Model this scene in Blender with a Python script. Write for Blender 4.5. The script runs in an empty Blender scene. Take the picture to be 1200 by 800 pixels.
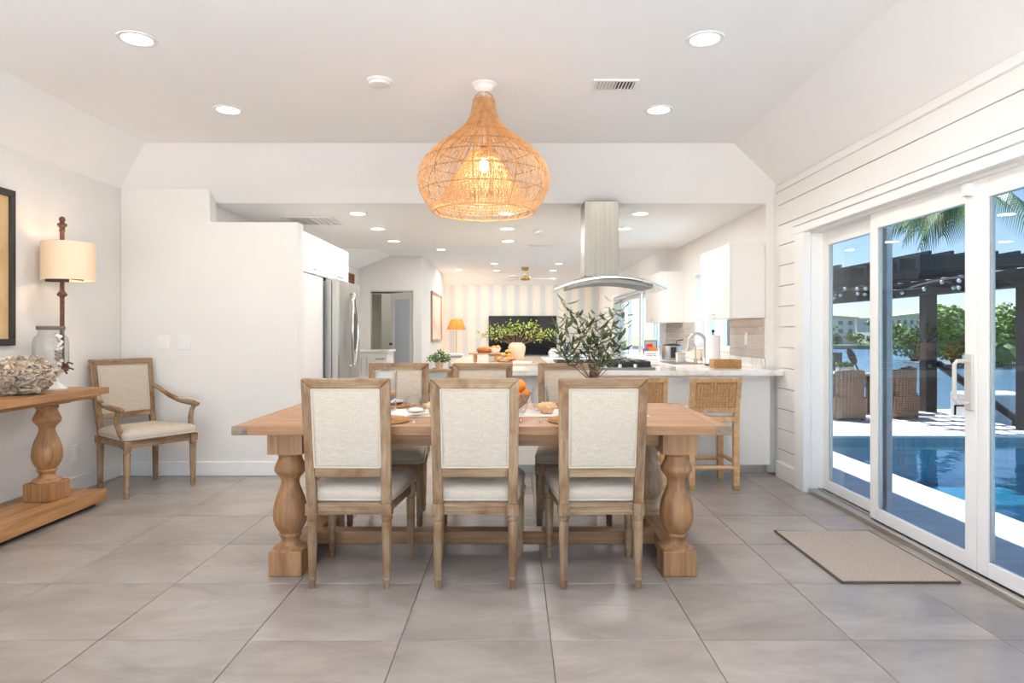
import bpy, math, random
from mathutils import Vector, Matrix
random.seed(7)
S = bpy.context.scene
COL = S.collection
PI = math.pi
R = math.radians

# ------------------------------------------------------------------ camera
cam_d = bpy.data.cameras.new('camera')
cam = bpy.data.objects.new('camera', cam_d); COL.objects.link(cam)
cam.location = (0, 0, 1.22); cam.rotation_euler = (R(90), 0, 0)
cam_d.sensor_width = 36.0; cam_d.lens = 23.55
cam_d.shift_x = -2/1200; cam_d.shift_y = -11/1200
cam_d.clip_start = 0.05; cam_d.clip_end = 2000
S.camera = cam

# ------------------------------------------------------------------ world, sun, exposure
W = bpy.data.worlds.new('world'); S.world = W; W.use_nodes = True
wn = W.node_tree.nodes; wn.clear()
sky = wn.new('ShaderNodeTexSky'); sky.sky_type = 'NISHITA'; sky.sun_disc = False
sky.sun_elevation = R(62); sky.sun_rotation = R(-30); sky.air_density = 1.0; sky.dust_density = 0.05; sky.ozone_density = 4.0
bg = wn.new('ShaderNodeBackground'); bg.inputs['Strength'].default_value = 0.33
wo = wn.new('ShaderNodeOutputWorld')
W.node_tree.links.new(sky.outputs[0], bg.inputs[0]); W.node_tree.links.new(bg.outputs[0], wo.inputs[0])
sun_d = bpy.data.lights.new('sun', 'SUN'); sun_d.energy = 16.0; sun_d.angle = R(0.6); sun_d.color = (1.0, .985, .955)
sun = bpy.data.objects.new('sun', sun_d); COL.objects.link(sun)
sun.rotation_euler = Vector((.20, -.34, -1.0)).to_track_quat('-Z', 'Y').to_euler()
CAN_W = 5.0            # watts of one recessed lamp
CAN_COL = (1.0, .96, .92)
S.view_settings.view_transform = 'Standard'; S.view_settings.look = 'None'
S.view_settings.exposure = 0.80; S.view_settings.gamma = 1.0; S.view_settings.use_curve_mapping = False
S.cycles.max_bounces = 10; S.cycles.diffuse_bounces = 6; S.cycles.glossy_bounces = 4
S.cycles.transmission_bounces = 6; S.cycles.transparent_max_bounces = 24
S.cycles.sample_clamp_indirect = 6.0; S.cycles.caustics_reflective = False; S.cycles.caustics_refractive = False

# ------------------------------------------------------------------ materials
def srgb(r, g, b):
    f = lambda c: (c/255/12.92) if c/255 <= .04045 else ((c/255+.055)/1.055)**2.4
    return (f(r), f(g), f(b), 1)
M = {}
def newmat(name):
    m = bpy.data.materials.new(name); m.use_nodes = True
    n = m.node_tree.nodes; l = m.node_tree.links
    M[name] = m
    return m, n, l, n['Principled BSDF']
def coords(n, l, scale=(1, 1, 1), rnd=0.0):
    tc = n.new('ShaderNodeTexCoord'); mp = n.new('ShaderNodeMapping'); mp.inputs['Scale'].default_value = scale
    l.new(tc.outputs['Object'], mp.inputs['Vector'])
    if rnd:
        oi = n.new('ShaderNodeObjectInfo'); mu = n.new('ShaderNodeMath'); mu.operation = 'MULTIPLY'; mu.inputs[1].default_value = rnd
        l.new(oi.outputs['Random'], mu.inputs[0]); l.new(mu.outputs[0], mp.inputs['Location'])
    return mp.outputs['Vector']
def ramp(n, l, fac, stops):
    r = n.new('ShaderNodeValToRGB'); e = r.color_ramp.elements
    while len(e) < len(stops): e.new(.5)
    for i, (p, c) in enumerate(stops): e[i].position = p; e[i].color = c
    l.new(fac, r.inputs[0]); return r.outputs[0]
def noise(n, l, vec, scale, detail=4, rough=.55, dist=0):
    t = n.new('ShaderNodeTexNoise'); t.inputs['Scale'].default_value = scale; t.inputs['Detail'].default_value = detail
    t.inputs['Roughness'].default_value = rough; t.inputs['Distortion'].default_value = dist
    l.new(vec, t.inputs['Vector']); return t.outputs[0]
def bump(n, l, b, h, strength=.2, dist=.01):
    k = n.new('ShaderNodeBump'); k.inputs['Strength'].default_value = strength; k.inputs['Distance'].default_value = dist
    l.new(h, k.inputs['Height']); l.new(k.outputs[0], b.inputs['Normal'])
def plain(name, c, rough=.5, metal=0, spec=.5, **kw):
    m, n, l, b = newmat(name)
    b.inputs['Base Color'].default_value = c; b.inputs['Roughness'].default_value = rough; b.inputs['Metallic'].default_value = metal
    b.inputs['Specular IOR Level'].default_value = spec
    for k, v in kw.items(): b.inputs[k.replace('_', ' ')].default_value = v
    return m
def mottled(name, c1, c2, scale=4, stretch=(1, 1, 1), rough=.5, bmp=0, bd=.01, rnd=0, metal=0, detail=5, lo=.3, hi=.7, dist=0):
    m, n, l, b = newmat(name)
    v = coords(n, l, stretch, rnd); f = noise(n, l, v, scale, detail, dist=dist)
    l.new(ramp(n, l, f, [(lo, c1), (hi, c2)]), b.inputs['Base Color'])
    b.inputs['Roughness'].default_value = rough; b.inputs['Metallic'].default_value = metal
    if bmp: bump(n, l, b, f, bmp, bd)
    return m
def wood(name, dark, light, axis='x', rough=.5, fine=60, rnd=7, blotch=None):
    m, n, l, b = newmat(name)
    st = {'x': (.06, 1, 1), 'y': (1, .06, 1), 'z': (1, 1, .06)}[axis]
    v = coords(n, l, st, rnd)
    f1 = noise(n, l, v, fine, 5, .6); f2 = noise(n, l, v, fine*.18, 3, .5, .6)
    mx = n.new('ShaderNodeMath'); mx.operation = 'ADD'; l.new(f1, mx.inputs[0]); l.new(f2, mx.inputs[1])
    hv = n.new('ShaderNodeMath'); hv.operation = 'MULTIPLY'; hv.inputs[1].default_value = .5; l.new(mx.outputs[0], hv.inputs[0])
    c = ramp(n, l, hv.outputs[0], [(.34, dark), (.64, light)])
    if blotch:
        v2 = coords(n, l, (1, 1, 1), 5); f3 = noise(n, l, v2, 7, 4)
        k = ramp(n, l, f3, [(.50, (0, 0, 0, 1)), (.68, (1, 1, 1, 1))])
        mixn = n.new('ShaderNodeMix'); mixn.data_type = 'RGBA'; l.new(k, mixn.inputs[0]); l.new(c, mixn.inputs[6]); mixn.inputs[7].default_value = blotch
        c = mixn.outputs[2]
    l.new(c, b.inputs['Base Color']); b.inputs['Roughness'].default_value = rough
    bump(n, l, b, f1, .12, .004)
    return m
def weave(name, c1, c2, scale=600, rough=.9, bmp=.3, coarse=.0):
    m, n, l, b = newmat(name)
    v = coords(n, l)
    fs = []
    for st in ((1, 1, .05), (.05, .05, 1)):
        mp = n.new('ShaderNodeMapping'); mp.inputs['Scale'].default_value = st; l.new(v, mp.inputs[0]); fs.append(noise(n, l, mp.outputs[0], scale, 2, .6))
    a = n.new('ShaderNodeMath'); a.operation = 'ADD'; l.new(fs[0], a.inputs[0]); l.new(fs[1], a.inputs[1])
    h = n.new('ShaderNodeMath'); h.operation = 'MULTIPLY'; h.inputs[1].default_value = .5; l.new(a.outputs[0], h.inputs[0])
    l.new(ramp(n, l, h.outputs[0], [(.36, c1), (.62, c2)]), b.inputs['Base Color']); b.inputs['Roughness'].default_value = rough
    b.inputs['Specular IOR Level'].default_value = .15
    bump(n, l, b, h.outputs[0], bmp, .002)
    return m
def wicker(name, c1, c2, su=90, sv=90, rough=.6):
    m, n, l, b = newmat(name)
    v = coords(n, l)
    ws = []
    for d, s in (('Z', sv), ('X', su)):
        w = n.new('ShaderNodeTexWave'); w.bands_direction = d; w.inputs['Scale'].default_value = s; w.inputs['Distortion'].default_value = .6
        w.inputs['Detail'].default_value = 1; l.new(v, w.inputs[0]); ws.append(w.outputs[1])
    a = n.new('ShaderNodeMath'); a.operation = 'MULTIPLY'; l.new(ws[0], a.inputs[0]); l.new(ws[1], a.inputs[1])
    f = noise(n, l, v, 14, 3)
    q = n.new('ShaderNodeMath'); q.operation = 'MULTIPLY_ADD'; q.inputs[1].default_value = .6; l.new(f, q.inputs[0]); l.new(a.outputs[0], q.inputs[2])
    l.new(ramp(n, l, q.outputs[0], [(.2, c1), (.9, c2)]), b.inputs['Base Color']); b.inputs['Roughness'].default_value = rough
    bump(n, l, b, a.outputs[0], .6, .006)
    return m
def clear(name, tint=(1, 1, 1, 1), ior=1.45, rough=0.0, gl=1.0):
    m = bpy.data.materials.new(name); m.use_nodes = True; n = m.node_tree.nodes; l = m.node_tree.links; n.clear(); M[name] = m
    t = n.new('ShaderNodeBsdfTransparent'); t.inputs[0].default_value = tint
    g = n.new('ShaderNodeBsdfGlossy'); g.inputs['Roughness'].default_value = rough; g.inputs[0].default_value = (gl, gl, gl, 1)
    f = n.new('ShaderNodeFresnel'); f.inputs[0].default_value = ior
    mx = n.new('ShaderNodeMixShader'); o = n.new('ShaderNodeOutputMaterial')
    ge = n.new('ShaderNodeNewGeometry'); sb_ = n.new('ShaderNodeMath'); sb_.operation = 'SUBTRACT'; sb_.inputs[0].default_value = 1.0; l.new(ge.outputs['Backfacing'], sb_.inputs[1])
    ml = n.new('ShaderNodeMath'); ml.operation = 'MULTIPLY'; l.new(f.outputs[0], ml.inputs[0]); l.new(sb_.outputs[0], ml.inputs[1])
    l.new(ml.outputs[0], mx.inputs[0]); l.new(t.outputs[0], mx.inputs[1]); l.new(g.outputs[0], mx.inputs[2]); l.new(mx.outputs[0], o.inputs[0])
    return m, n, l, g, f
def emit(name, c, strength):
    m, n, l, b = newmat(name)
    b.inputs['Base Color'].default_value = c; b.inputs['Emission Color'].default_value = c; b.inputs['Emission Strength'].default_value = strength
    return m
def translucent(name, c, fac=.5):
    m = bpy.data.materials.new(name); m.use_nodes = True; n = m.node_tree.nodes; l = m.node_tree.links; n.clear(); M[name] = m
    d = n.new('ShaderNodeBsdfDiffuse'); d.inputs[0].default_value = c; t = n.new('ShaderNodeBsdfTranslucent'); t.inputs[0].default_value = c
    mx = n.new('ShaderNodeMixShader'); mx.inputs[0].default_value = fac; o = n.new('ShaderNodeOutputMaterial')
    l.new(d.outputs[0], mx.inputs[1]); l.new(t.outputs[0], mx.inputs[2]); l.new(mx.outputs[0], o.inputs[0])
    return m

mottled('wall_paint', (.785, .755, .722, 1), (.805, .775, .742, 1), 3, rough=.85)
mottled('ceiling_paint', (.90, .895, .885, 1), (.92, .915, .905, 1), 2, rough=.9)
mottled('trim_paint', (.84, .835, .82, 1), (.87, .865, .85, 1), 3, rough=.4)
mottled('shiplap_paint', (.82, .81, .79, 1), (.86, .85, .83, 1), 3, (.2, .2, 2), rough=.5, rnd=5)
mottled('cabinet_paint', (.79, .77, .745, 1), (.81, .79, .765, 1), 2, rough=.35)
mottled('grout', srgb(120, 112, 104), srgb(138, 130, 122), 12, rough=.9)
# floor tile: brushed concrete look, slightly different on each tile
m, n, l, b = newmat('tile')
v = coords(n, l, (1, 1.5, 1), 37)
f1 = noise(n, l, v, 1.7, 7, .62, .8); f2 = noise(n, l, coords(n, l, (.7, 2.2, 1), 11), 9, 6, .7)
a = n.new('ShaderNodeMath'); a.operation = 'MULTIPLY_ADD'; a.inputs[1].default_value = .35; l.new(f2, a.inputs[0]); l.new(f1, a.inputs[2])
c = ramp(n, l, a.outputs[0], [(.42, srgb(131, 122, 114)), (.62, srgb(151, 142, 134)), (.84, srgb(169, 161, 153))])
oi = n.new('ShaderNodeObjectInfo'); hs = n.new('ShaderNodeHueSaturation'); mr = n.new('ShaderNodeMapRange')
mr.inputs[3].default_value = .93; mr.inputs[4].default_value = 1.06
l.new(oi.outputs['Random'], mr.inputs[0]); l.new(mr.outputs[0], hs.inputs['Value']); l.new(c, hs.inputs['Color'])
l.new(hs.outputs[0], b.inputs['Base Color']); b.inputs['Roughness'].default_value = .30; b.inputs['Specular IOR Level'].default_value = .5
bump(n, l, b, f2, .05, .004)

for ax in 'xyz':
    wood('oak_'+ax, srgb(132, 88, 52), srgb(184, 138, 94), ax, .45)
    wood('grey_oak_'+ax, srgb(112, 84, 58), srgb(178, 148, 115), ax, .65, 70, blotch=srgb(126, 88, 52))
    wood('console_oak_'+ax, srgb(132, 86, 48), srgb(196, 146, 94), ax, .42, 45)
wood('knotty_end', srgb(92, 76, 62), srgb(150, 128, 106), 'y', .6, 40)
wood('dark_wood', srgb(58, 40, 28), srgb(96, 68, 48), 'x', .5)
wood('pale_oak_z', srgb(150, 118, 88), srgb(200, 172, 142), 'z', .5)
weave('linen', srgb(184, 171, 154), srgb(208, 197, 181), 420)
weave('grey_linen', srgb(176, 172, 166), srgb(206, 202, 196), 420)
plain('piping', srgb(205, 194, 178), .9)
plain('white_fabric', (.83, .82, .8, 1), .9)
m_ = mottled('rattan', srgb(196, 148, 98), srgb(230, 188, 138), 30, rough=.55, rnd=3)
mottled('rattan_dark', srgb(150, 108, 66), srgb(190, 142, 92), 30, rough=.6)
mottled('cane', srgb(204, 156, 100), srgb(238, 200, 150), 40, rough=.55, rnd=2)
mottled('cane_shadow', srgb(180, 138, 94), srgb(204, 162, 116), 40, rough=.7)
plain('brass', srgb(196, 168, 112), .3, 1)
plain('chrome', (.75, .74, .73, 1), .16, 1)
plain('nickel', (.58, .56, .53, 1), .3, 1)
mottled('steel', (.20, .186, .165, 1), (.26, .243, .218, 1), 30, (1, 1, .03), .36, metal=1)
plain('steel_side', (.42, .41, .40, 1), .45, .9)
mottled('fridge_steel', (.40, .385, .365, 1), (.47, .455, .43, 1), 30, (1, 1, .03), .30, metal=1)
plain('lid_grey', srgb(112, 104, 98), .55)
plain('dark_plastic', (.02, .02, .022, 1), .35)
plain('black_iron', (.018, .018, .018, 1), .5)
plain('dark_gap', (.03, .028, .026, 1), .8)
plain('white_plastic', (.82, .81, .79, 1), .35)
plain('white_ceramic', (.84, .83, .81, 1), .15)
plain('grey_ceramic', srgb(150, 152, 160), .25)
plain('beige_ceramic', srgb(232, 204, 178), .6)
mottled('island_top', srgb(206, 182, 158), srgb(222, 202, 180), 3, (1, .3, 1), .12)
# white quartz with soft veins
m, n, l, b = newmat('quartz')
v = coords(n, l); f = noise(n, l, v, 1.6, 6, .6, 1.2)
l.new(ramp(n, l, f, [(.42, (.84, .83, .81, 1)), (.488, srgb(230, 226, 220)), (.50, srgb(218, 211, 202)), (.512, srgb(230, 226, 220)), (.55, (.84, .83, .81, 1))]), b.inputs['Base Color']); b.inputs['Roughness'].default_value = .12
mottled('splash_tile', srgb(188, 180, 172), srgb(204, 196, 188), 3, rough=.18, rnd=3)
mottled('rust_iron', srgb(74, 48, 38), srgb(122, 84, 66), 60, rough=.7, bmp=.4)
mottled('jute', srgb(164, 150, 136), srgb(192, 178, 164), 90, rough=.95, bmp=.3)
plain('mat_edge', srgb(96, 82, 70), .9)
mottled('shell_a', srgb(196, 172, 146), srgb(238, 226, 210), 22, rough=.4, rnd=9)
mottled('shell_b', srgb(150, 126, 104), srgb(222, 204, 182), 26, rough=.45, rnd=9)
mottled('shell_c', srgb(118, 102, 90), srgb(206, 196, 186), 30, rough=.4, rnd=9)
translucent('lamp_shade', srgb(242, 224, 198), .15)
translucent('orange_shade', srgb(240, 168, 102), .5)
emit('lamp_glow', (1, .90, .74, 1), 9.0)
emit('bulb_glow', (1, .82, .55, 1), 26.0)
clear('dimming_glass', (.49, .508, .53, 1), 1.45)     # grey tint added to the pool doors to dim the bright view outside
clear('window_glass', (.95, .97, .965, 1), 1.45)
clear('hood_glass', (.90, .92, .91, 1), 1.5)
for nm in ('jar_glass', 'table_glass'):              # thin-walled glass: the path through it grows towards the rim, so the rim is greyer
    m, n, l, g, f = clear(nm, (1, 1, 1, 1), 1.48)
    lw_ = n.new('ShaderNodeLayerWeight'); lw_.inputs[0].default_value = .25
    c = ramp(n, l, lw_.outputs['Facing'], [(.0, (.965, .97, .97, 1)), (.5, (.90, .91, .91, 1)), (1.0, (.28, .30, .31, 1))])
    l.new(c, [k for k in n if k.bl_idname == 'ShaderNodeBsdfTransparent'][0].inputs[0])
clear('amber_drink', srgb(240, 200, 160), 1.2)
plain('frosted_glass', srgb(206, 214, 226), .35)
mottled('olive_leaf', srgb(48, 66, 38), srgb(96, 112, 74), 9, rough=.5, rnd=6)
mottled('olive_leaf_pale', srgb(122, 134, 102), srgb(170, 176, 146), 9, rough=.55, rnd=6)
plain('stem_brown', srgb(112, 88, 60), .7)
mottled('spring_leaf', srgb(118, 146, 44), srgb(172, 190, 84), 20, rough=.5, rnd=6)
mottled('herb_leaf', srgb(58, 98, 40), srgb(116, 150, 76), 30, rough=.5)
plain('twig', srgb(126, 96, 66), .8)
mottled('orange_peel', srgb(232, 126, 24), srgb(246, 160, 48), 30, rough=.4, bmp=.2, bd=.002)
mottled('crust', srgb(140, 84, 40), srgb(214, 152, 84), 12, rough=.6)
mottled('pastry', srgb(206, 130, 52), srgb(240, 186, 104), 20, rough=.5)
mottled('sponge', srgb(212, 166, 118), srgb(238, 206, 164), 40, rough=.9, bmp=.5)
mottled('woven_seagrass', srgb(150, 104, 62), srgb(206, 160, 108), 80, rough=.8, bmp=.5)
mottled('basket_weave', srgb(140, 98, 56), srgb(206, 160, 104), 70, rough=.8, bmp=.6)
plain('paper_white', (.84, .83, .81, 1), .9)
plain('red_pack', srgb(206, 40, 34), .35)
plain('orange_pack', srgb(240, 120, 36), .35)
plain('purple_pack', srgb(112, 72, 132), .35)
plain('blue_coral', srgb(52, 70, 138), .6)
plain('tv_screen', (.004, .005, .010, 1), .10, 0, .22)
plain('bezel', (.012, .012, .014, 1), .35)
plain('bisque', srgb(204, 198, 190), .5)
plain('ink', srgb(70, 66, 62), .8)
mottled('art_paper', srgb(196, 158, 106), srgb(222, 190, 142), 5, rough=.8)
mottled('art_soft', srgb(232, 214, 196), srgb(240, 228, 214), 4, rough=.12)
plain('frame_black', srgb(52, 48, 46), .5)
plain('red_wood', srgb(120, 58, 34), .5)
mottled('bedroom_paint', srgb(168, 166, 154), srgb(176, 174, 162), 3, rough=.9)
mottled('curtain_cloth', srgb(190, 184, 166), srgb(206, 200, 184), 5, rough=.9)
translucent('blind_cloth', (.86, .86, .85, 1), .5)
# striped wallpaper: pale blue-grey bands on cream
m, n, l, b = newmat('wallpaper')
v = coords(n, l); sx = n.new('ShaderNodeSeparateXYZ'); l.new(v, sx.inputs[0])
k = n.new('ShaderNodeMath'); k.operation = 'MULTIPLY'; k.inputs[1].default_value = 2*PI/.335; l.new(sx.outputs[0], k.inputs[0])
s_ = n.new('ShaderNodeMath'); s_.operation = 'SINE'; l.new(k.outputs[0], s_.inputs[0])
h_ = n.new('ShaderNodeMath'); h_.operation = 'MULTIPLY_ADD'; h_.inputs[1].default_value = .5; h_.inputs[2].default_value = .5; l.new(s_.outputs[0], h_.inputs[0])
f = noise(n, l, coords(n, l, (1, 1, .5)), 40, 3); q = n.new('ShaderNodeMath'); q.operation = 'MULTIPLY_ADD'; q.inputs[1].default_value = .35; l.new(f, q.inputs[0]); l.new(h_.outputs[0], q.inputs[2])
l.new(ramp(n, l, q.outputs[0], [(.15, srgb(232, 224, 211)), (.65, srgb(224, 221, 214)), (1.0, srgb(206, 208, 207))]), b.inputs['Base Color']); b.inputs['Roughness'].default_value = .8
# outdoors
mottled('paver', srgb(206, 202, 198), srgb(232, 228, 222), 2.5, (1, 3, 1), .6, rnd=9, dist=1)
mottled('terrace_base', srgb(228, 225, 220), srgb(242, 239, 234), 3, rough=.7)  # whitened so the unseen rear terrace bounces sunlight into the room
mottled('coping_stone', srgb(222, 218, 210), srgb(238, 234, 228), 3, rough=.6, rnd=5)
mottled('pool_tile', srgb(70, 136, 160), srgb(92, 160, 182), 20, rough=.3)
mottled('pool_floor', srgb(96, 176, 196), srgb(140, 206, 220), 3, rough=.5)
mottled('waterline_tile', srgb(120, 138, 146), srgb(150, 164, 170), 12, rough=.3)
plain('pergola_paint', srgb(44, 45, 48), .55)
plain('stucco', srgb(226, 224, 216), .9)
plain('roof_stucco', srgb(214, 212, 206), .9)
plain('far_wall', srgb(242, 234, 244), .9)
plain('far_roof', srgb(214, 210, 200), .9)
plain('far_window', srgb(96, 112, 126), .3)
mottled('grass', srgb(78, 102, 50), srgb(98, 122, 62), 1, rough=.9)
mottled('seawall', srgb(120, 110, 100), srgb(150, 142, 132), 1, rough=.9)
mottled('tree_leaf', srgb(72, 112, 38), srgb(142, 176, 70), .8, rough=.6)
mottled('tree_leaf_dark', srgb(46, 80, 32), srgb(104, 142, 58), .8, rough=.6)
mottled('palm_leaf', srgb(58, 96, 44), srgb(118, 156, 84), 2, rough=.45)
mottled('bark', srgb(96, 82, 68), srgb(140, 124, 106), 6, rough=.9)
wicker('wicker_brown', srgb(84, 58, 42), srgb(178, 142, 112), 6, 8)
plain('cushion_brown', srgb(112, 82, 66), .9)
# pool water and channel water
for nm, tint, sc, st in (('pool_water', (.50, .82, .90, 1), 3.2, .10),):
    m, n, l, g, f = clear(nm, tint, 1.33)
    v = coords(n, l, (1, 1, 1)); h = noise(n, l, v, sc, 3, .5)
    bp = n.new('ShaderNodeBump'); bp.inputs['Strength'].default_value = st; bp.inputs['Distance'].default_value = .08
    l.new(h, bp.inputs['Height']); l.new(bp.outputs[0], g.inputs['Normal']); l.new(bp.outputs[0], f.inputs['Normal'])
m, n, l, b = newmat('channel_water')
b.inputs['Base Color'].default_value = srgb(96, 132, 152); b.inputs['Roughness'].default_value = .18
v = coords(n, l, (.6, 1.0, 1)); h = noise(n, l, v, 2.2, 5, .6); bump(n, l, b, h, .6, .25)

# ------------------------------------------------------------------ mesh helpers
class B:
    """collects boxes, tubes, lathes ... and links them as ONE mesh object"""
    def __init__(s): s.v = []; s.f = []
    def add(s, vs, fs, T=None):
        o = len(s.v)
        s.v += [tuple(T @ Vector(p)) for p in vs] if T else [tuple(p) for p in vs]
        s.f += [tuple(i+o for i in q) for q in fs]; return s
    def box(s, x0, x1, y0, y1, z0, z1, T=None):
        vs = [(x0, y0, z0), (x1, y0, z0), (x1, y1, z0), (x0, y1, z0), (x0, y0, z1), (x1, y0, z1), (x1, y1, z1), (x0, y1, z1)]
        return s.add(vs, [(3, 2, 1, 0), (4, 5, 6, 7), (0, 1, 5, 4), (1, 2, 6, 5), (2, 3, 7, 6), (3, 0, 4, 7)], T)
    def hexa(s, bot, top, T=None):
        return s.add(list(bot)+list(top), [(3, 2, 1, 0), (4, 5, 6, 7), (0, 1, 5, 4), (1, 2, 6, 5), (2, 3, 7, 6), (3, 0, 4, 7)], T)
    def loft(s, rings, T=None, caps=True):
        n = len(rings[0]); vs = [p for r in rings for p in r]; fs = []
        for k in range(len(rings)-1):
            for i in range(n):
                j = (i+1) % n; fs.append((k*n+i, k*n+j, (k+1)*n+j, (k+1)*n+i))
        if caps: fs.append(tuple(range(n-1, -1, -1))); fs.append(tuple((len(rings)-1)*n+i for i in range(n)))
        return s.add(vs, fs, T)
    def lathe(s, prof, seg=20, T=None, flute=0, nfl=10, frange=None, caps=True):
        rings = []
        for (r, z) in prof:
            ring = []
            for i in range(seg):
                a = 2*PI*i/seg; rr = r
                if flute and frange and frange[0] <= z <= frange[1]: rr = r-flute*(.5-.5*math.cos(a*nfl))
                ring.append((rr*math.cos(a), rr*math.sin(a), z))
            rings.append(ring)
        return s.loft(rings, T, caps)
    def tube(s, pts, r, seg=6, T=None, caps=True, flat=1.0):
        pts = [Vector(p) for p in pts]; n = len(pts); rs = r if isinstance(r, (list, tuple)) else [r]*n
        t0 = (pts[1]-pts[0]).normalized(); up = Vector((0, 0, 1)) if abs(t0.z) < .95 else Vector((1, 0, 0))
        nrm = t0.cross(up).normalized(); rings = []
        for i in range(n):
            t = (pts[min(i+1, n-1)]-pts[max(i-1, 0)]).normalized()
            nrm = (nrm-t*nrm.dot(t)).normalized(); bn = t.cross(nrm)
            rings.append([tuple(pts[i]+(nrm*math.cos(2*PI*k/seg)+bn*math.sin(2*PI*k/seg)*flat)*rs[i]) for k in range(seg)])
        return s.loft(rings, T, caps)
    def ring(s, R_, r, z=0, seg=40, k=6, T=None):
        rings = []
        for i in range(seg):
            a = 2*PI*i/seg
            rings.append([((R_+r*math.cos(2*PI*j/k))*math.cos(a), (R_+r*math.cos(2*PI*j/k))*math.sin(a), z+r*math.sin(2*PI*j/k)) for j in range(k)])
        vs = [p for q in rings for p in q]; fs = []
        for i in range(seg):
            for j in range(k):
                fs.append((i*k+j, ((i+1) % seg)*k+j, ((i+1) % seg)*k+(j+1) % k, i*k+(j+1) % k))
        return s.add(vs, fs, T)
    def sphere(s, c, r, seg=14, rows=9, T=None):
        c = Vector(c); rr = r if isinstance(r, (tuple, list)) else (r, r, r); rings = []
        for k in range(rows+1):
            th = PI*(k/rows); q = max(math.sin(th), .02)
            rings.append([(c.x+rr[0]*q*math.cos(2*PI*i/seg), c.y+rr[1]*q*math.sin(2*PI*i/seg), c.z-rr[2]*math.cos(th)) for i in range(seg)])
        return s.loft(rings, T)
    def build(s, name, mat, parent=None, bevel=0, seg=2, smooth=40, solid=0):
        me = bpy.data.meshes.new(name); me.from_pydata(s.v, [], s.f); me.update()
        if smooth:
            me.polygons.foreach_set('use_smooth', [True]*len(me.polygons)); me.set_sharp_from_angle(angle=R(smooth))
        me.materials.append(M[mat] if isinstance(mat, str) else mat)
        o = bpy.data.objects.new(name, me); COL.objects.link(o)
        if parent: o.parent = parent
        if solid:
            md = o.modifiers.new('solid', 'SOLIDIFY'); md.thickness = solid; md.offset = 0
        if bevel:
            md = o.modifiers.new('bevel', 'BEVEL'); md.width = bevel; md.segments = seg; md.limit_method = 'ANGLE'; md.angle_limit = R(35); md.harden_normals = False
        return o
def TR(x=0, y=0, z=0, rz=0, rx=0, ry=0, s=1):
    return Matrix.Translation((x, y, z)) @ Matrix.Rotation(rz, 4, 'Z') @ Matrix.Rotation(ry, 4, 'Y') @ Matrix.Rotation(rx, 4, 'X') @ Matrix.Scale(s, 4)
def bx(name, mat, parent, x0, x1, y0, y1, z0, z1, bevel=0):
    return B().box(x0, x1, y0, y1, z0, z1).build(name, mat, parent, bevel)
def tag(o, label, cat, group=None, kind=None):
    o['label'] = label; o['category'] = cat
    if group: o['group'] = group
    if kind: o['kind'] = kind
    return o
def thing(name, label, cat, loc=(0, 0, 0), rz=0, group=None):
    o = bpy.data.objects.new(name, None); COL.objects.link(o); o.location = loc; o.rotation_euler = (0, 0, rz); o.empty_display_size = .05
    return tag(o, label, cat, group)
def struct(o, label, cat='structure'):
    o['kind'] = 'structure'; o['label'] = label; o['category'] = cat
    return o
def dup(o, loc=None, rz=None, label=None, group=None, parent=None):
    c = o.copy(); COL.objects.link(c)
    if parent: c.parent = parent
    if loc is not None: c.location = loc
    if rz is not None: c.rotation_euler = (0, 0, rz)
    if label: c['label'] = label
    if group: c['group'] = group
    for ch in list(o.children): dup(ch, parent=c)
    return c
def piece(src, name, loc, parent, rot=None, scale=None):
    c = bpy.data.objects.new(name, src); COL.objects.link(c); c.location = loc; c.parent = parent
    if rot: c.rotation_euler = rot
    if scale: c.scale = scale
    return c
def mesh_of(b, name, mat, smooth=40):
    me = bpy.data.meshes.new(name); me.from_pydata(b.v, [], b.f); me.update()
    if smooth:
        me.polygons.foreach_set('use_smooth', [True]*len(me.polygons)); me.set_sharp_from_angle(angle=R(smooth))
    me.materials.append(M[mat]); return me
def rrect(w0, w1, d0, d1, z, rad=.03, n=4):
    """rounded trapezoid outline: half width w0 at y=d0 (rear), w1 at y=d1 (front)"""
    pts = []
    cs = [(w1, d1, 0), (-w1, d1, 90), (-w0, d0, 180), (w0, d0, 270)]
    for (x, y, a0) in cs:
        cx = x-math.copysign(rad, x); cy = y-math.copysign(rad, (y-(d0+d1)/2))
        for k in range(n+1):
            a = R(a0+90*k/n); pts.append((cx+rad*math.cos(a), cy+rad*math.sin(a), z))
    return pts
# ------------------------------------------------------------------ the setting: floor
XL, XR, YB, YK, YE = -3.35, 2.24, 5.70, 9.03, 17.35     # left wall, right wall, back plane, kitchen end, far end
floor = struct(bx('floor', 'grout', None, -4.6, 2.42, -.75, YE+.1, -.12, -.004), 'large grey concrete-look porcelain tile floor of the whole room', 'floor')
TW, TD, J = .597, .598, .002
tile_me = {}
def tile_mesh(w, d):
    k = (round(w, 3), round(d, 3))
    if k not in tile_me:
        b = B(); h = .0015
        b.loft([[(-w/2, -d/2, -.012), (w/2, -d/2, -.012), (w/2, d/2, -.012), (-w/2, d/2, -.012)],
                [(-w/2, -d/2, -h), (w/2, -d/2, -h), (w/2, d/2, -h), (-w/2, d/2, -h)],
                [(-w/2+h, -d/2+h, 0), (w/2-h, -d/2+h, 0), (w/2-h, d/2-h, 0), (-w/2+h, d/2-h, 0)]])
        tile_me[k] = mesh_of(b, 'tile', 'tile', 0)
    return tile_me[k]
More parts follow.
